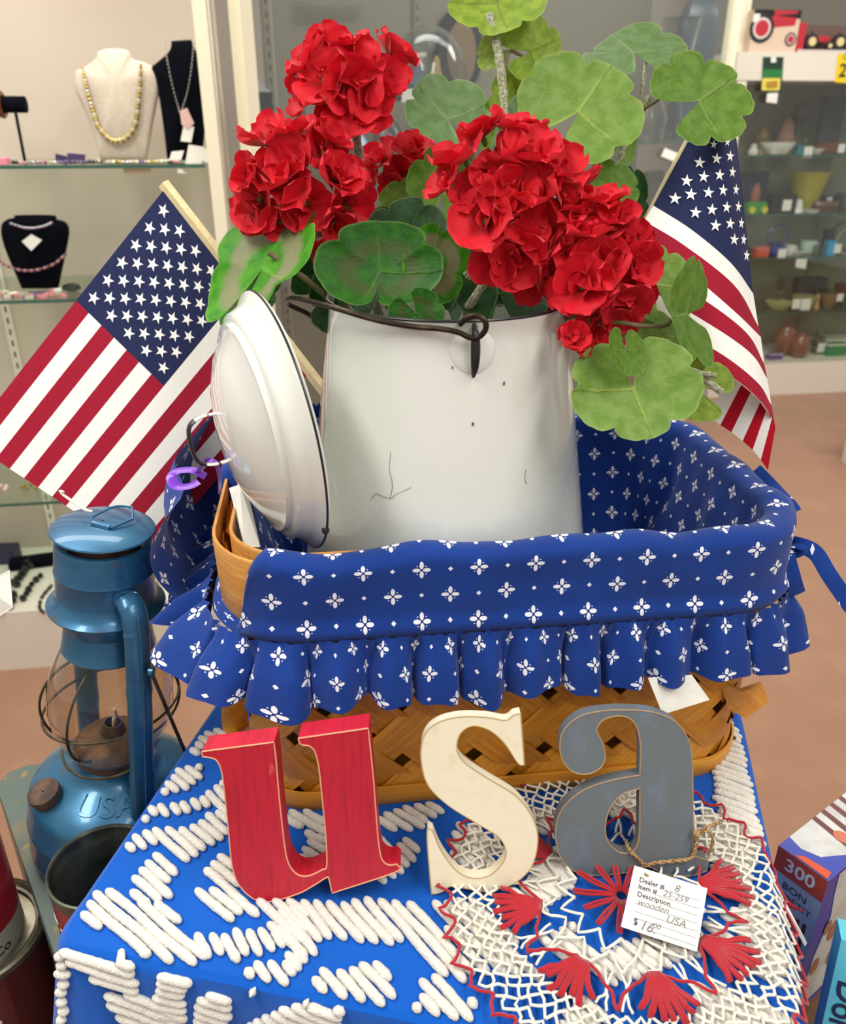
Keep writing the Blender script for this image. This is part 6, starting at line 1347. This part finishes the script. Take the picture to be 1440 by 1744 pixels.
gbox('black_box', 'black box with white price tag on the second glass shelf', 'box', 1304, 1346, 333, 364, ld, R2, BLK2, .08, (.12, .72, .052))
gturn('glass_vase', 'yellow-green fluted glass vase on the second glass shelf', 'vase', 1337, 1400, 284, 350, RM_(.55), R2, YGL, vase, n=16)
gturn('white_figurine', 'little white china figurine before the yellow vase', 'figurine', 1346, 1366, 343, 364, ld, R2, W2, [(1, 0), (.7, .4), (.5, 1)], n=10)
gturn('brown_dish', 'low brown wooden dish right of the yellow vase', 'dish', 1378, 1425, 344, 360, RM_(.4), R2, BRN, [(.7, 0), (1, .6), (.9, 1)], sy=.6)
gbox('dark_box', 'dark green box with price tag behind the brown dish', 'box', 1393, 1418, 328, 350, RM_(.7), R2, DGR, .05, (.0, .9, .035))
gturn('pewter_mug', 'grey pewter mug on the second glass shelf at the picture edge', 'mug', 1422, 1448, 330, 358, RM_(.5), R2, plain('pewter', (104, 102, 100), .4, .5), cup)
gturn('paper_doily', 'flat white plate lying on the second glass shelf edge', 'plate', 1366, 1392, 362, 367, RM_(.2), R2, W2, [(.8, 0), (1, 1)])
gbox('red_box', 'small orange-red box on the third glass shelf beside the flag', 'box', 1282, 1304, 424, 440, ld, R3, plain('orange_red', (206, 90, 66), .4), .05)
gturn('glass_basket', 'cobalt blue glass basket with arched handle on the third glass shelf', 'basket', 1302, 1332, 418, 441, ld, R3, plain('cobalt_glass', (30, 26, 130), .1, coat=.6), [(.6, 0), (.8, .3), (.75, .7), (1, 1)], (.1, .6, .05), handle='arch')
gturn('teacup', 'white teacup with green print beside the cobalt basket', 'cup', 1334, 1352, 412, 430, ld, R3, W2, cup, handle='cup')
gturn('teacup', 'pale green teacup in the middle of the third glass shelf', 'cup', 1361, 1386, 408, 430, RM_(.4), R3, plain('pale_green_china', (186, 206, 194), .2), cup, handle='cup')
gturn('saucer', 'white saucer under the teacups on the third glass shelf', 'saucer', 1336, 1370, 434, 440, RM_(.3), R3, W2, [(.6, 0), (1, 1)])
gturn('glass_jar', 'clear glass jar right of the saucer on the third glass shelf', 'jar', 1380, 1398, 424, 441, ld, R3, CGL, cup)
gbox('cyan_box', 'bright cyan box with price tag on the third glass shelf', 'box', 1402, 1416, 418, 441, ld, R3, plain('cyan_print', (40, 160, 210), .4), .05, (.6, .8, .045))
gbox('dark_bottle', 'dark squared bottle behind the cyan box', 'bottle', 1398, 1412, 396, 430, lb, R3, plain('bottle_dark', (34, 50, 46), .2), .05)
c_ = PV(1442, 405, *RM_(.3)); th = thing('chrome_hoop', 'chrome hoop ornament at the right picture edge', 'hoop', Vector((c_.x, c_.y, R3))); mb = MB(); mb.tube([Vector((c_.x, c_.y, R3+.075))+d*.062*math.cos(a)+Vector((0, 0, .072*math.sin(a))) for a in [2*PI*k/36 for k in range(36)]], .007, 8, closed=True); part('hoop', mb, SILV, th)
mb = MB(); mb.tube([Vector((c_.x, c_.y, R3+.090))+nrm(d)*-.03+d*.088*math.cos(a)+Vector((0, 0, .088*math.sin(a))) for a in [2*PI*k/36 for k in range(36)]], .006, 8, closed=True); part('outer_hoop', mb, plain('black_hoop', (30, 30, 30), .3), th)
flatcard('price_card', 'white price card hanging from the third glass shelf', [(1356, 441), (1374, 441), (1371, 458), (1354, 455)], RM_(.06), .0, CARD)
gturn('glass_goblet', 'thin clear goblet on the fourth glass shelf beside the flag', 'goblet', 1311, 1328, 478, 534, ld, R4, CGL, [(.8, 0), (.1, .05), (.1, .45), (.9, .6), (1, 1)])
gturn('yellow_dish', 'pale yellow-green glass dish on the fourth glass shelf', 'dish', 1302, 1345, 520, 533, RM_(.3), R4, plain('vaseline_glass', (188, 190, 130), .2), bowl, (.35, 1.6, .05))
gbox('camera', 'old black camera on the fourth glass shelf', 'camera', 1350, 1400, 462, 506, RM_(.6), R4, plain('camera_black', (52, 56, 58), .4), .08, bev=.01)
gturn('glass_jug', 'clear grey glass jug before the black camera', 'jug', 1384, 1408, 492, 524, RM_(.4), R4, CGL, vase, handle='cup')
gturn('gold_dish', 'tan glazed dish with price tag on the fourth glass shelf', 'dish', 1345, 1382, 512, 534, ld, R4, plain('tan_glaze', (158, 148, 104), .3), cup, (-.2, .95, .06))
gturn('figurine', 'tan wooden figurine right of the tan glazed dish', 'figurine', 1382, 1392, 508, 532, ld, R4, plain('tan_wood', (190, 150, 96), .6), [(1, 0), (.5, .5), (.7, .8), (.2, 1)])
gturn('rope_basket', 'small brown rope basket on the fourth glass shelf', 'basket', 1393, 1420, 510, 532, ld, R4, plain('rope_brown', (134, 112, 76), .9), bowl, (.3, 1.2, .04))
gbox('green_box', 'dark green box on the fourth glass shelf at the picture edge', 'box', 1428, 1450, 506, 525, RM_(.4), R4, plain('deep_green', (24, 84, 48), .4), .05)
gturn('china_cup', 'brown and white cup high on the fourth shelf at the picture edge', 'cup', 1420, 1448, 476, 504, lb, R4, BRN, cup)
for k, (a, b, t_) in enumerate(((1312, 1345, 565), (1340, 1370, 578))):
    gturn('pumpkin_jar', ('large ribbed brown glass jar on the bottom deck of the far case', 'smaller shiny brown glass jar right of the ribbed one')[k], 'jar', a, b, t_, 620, RM_(.4-.15*k), .2, plain('amber_glass', (132, 80, 64), .12, coat=.6), [(.5, 0), (.9, .15), (1, .45), (.85, .75), (.4, .92), (.15, 1)], n=18)
gturn('glass_jar', 'clear lidded glass jar with tag on the bottom deck', 'jar', 1375, 1396, 578, 617, RM_(.4), .2, CGL, [(.9, 0), (1, .2), (1, .7), (.5, .8), (.3, 1)], (0, .5, .05))
gbox('green_box', 'bright green box with orange print on the bottom deck', 'box', 1400, 1432, 598, 618, ld, .2, plain('bright_green', (24, 134, 80), .4), .06, lid=W2)
gturn('oval_platter', 'white oval platter standing at the back of the bottom deck', 'platter', 1375, 1455, 577, 592, RM_(.75), .2, W2, [(.5, 0), (1, .9), (1, 1)], sy=.4)
gbox('candy_box', 'purple and white packet lying on the bottom deck beside the flag', 'box', 1303, 1326, 611, 621, RM_(.2), .2, plain('packet_purple', (98, 70, 130), .5), .05, lid=W2)
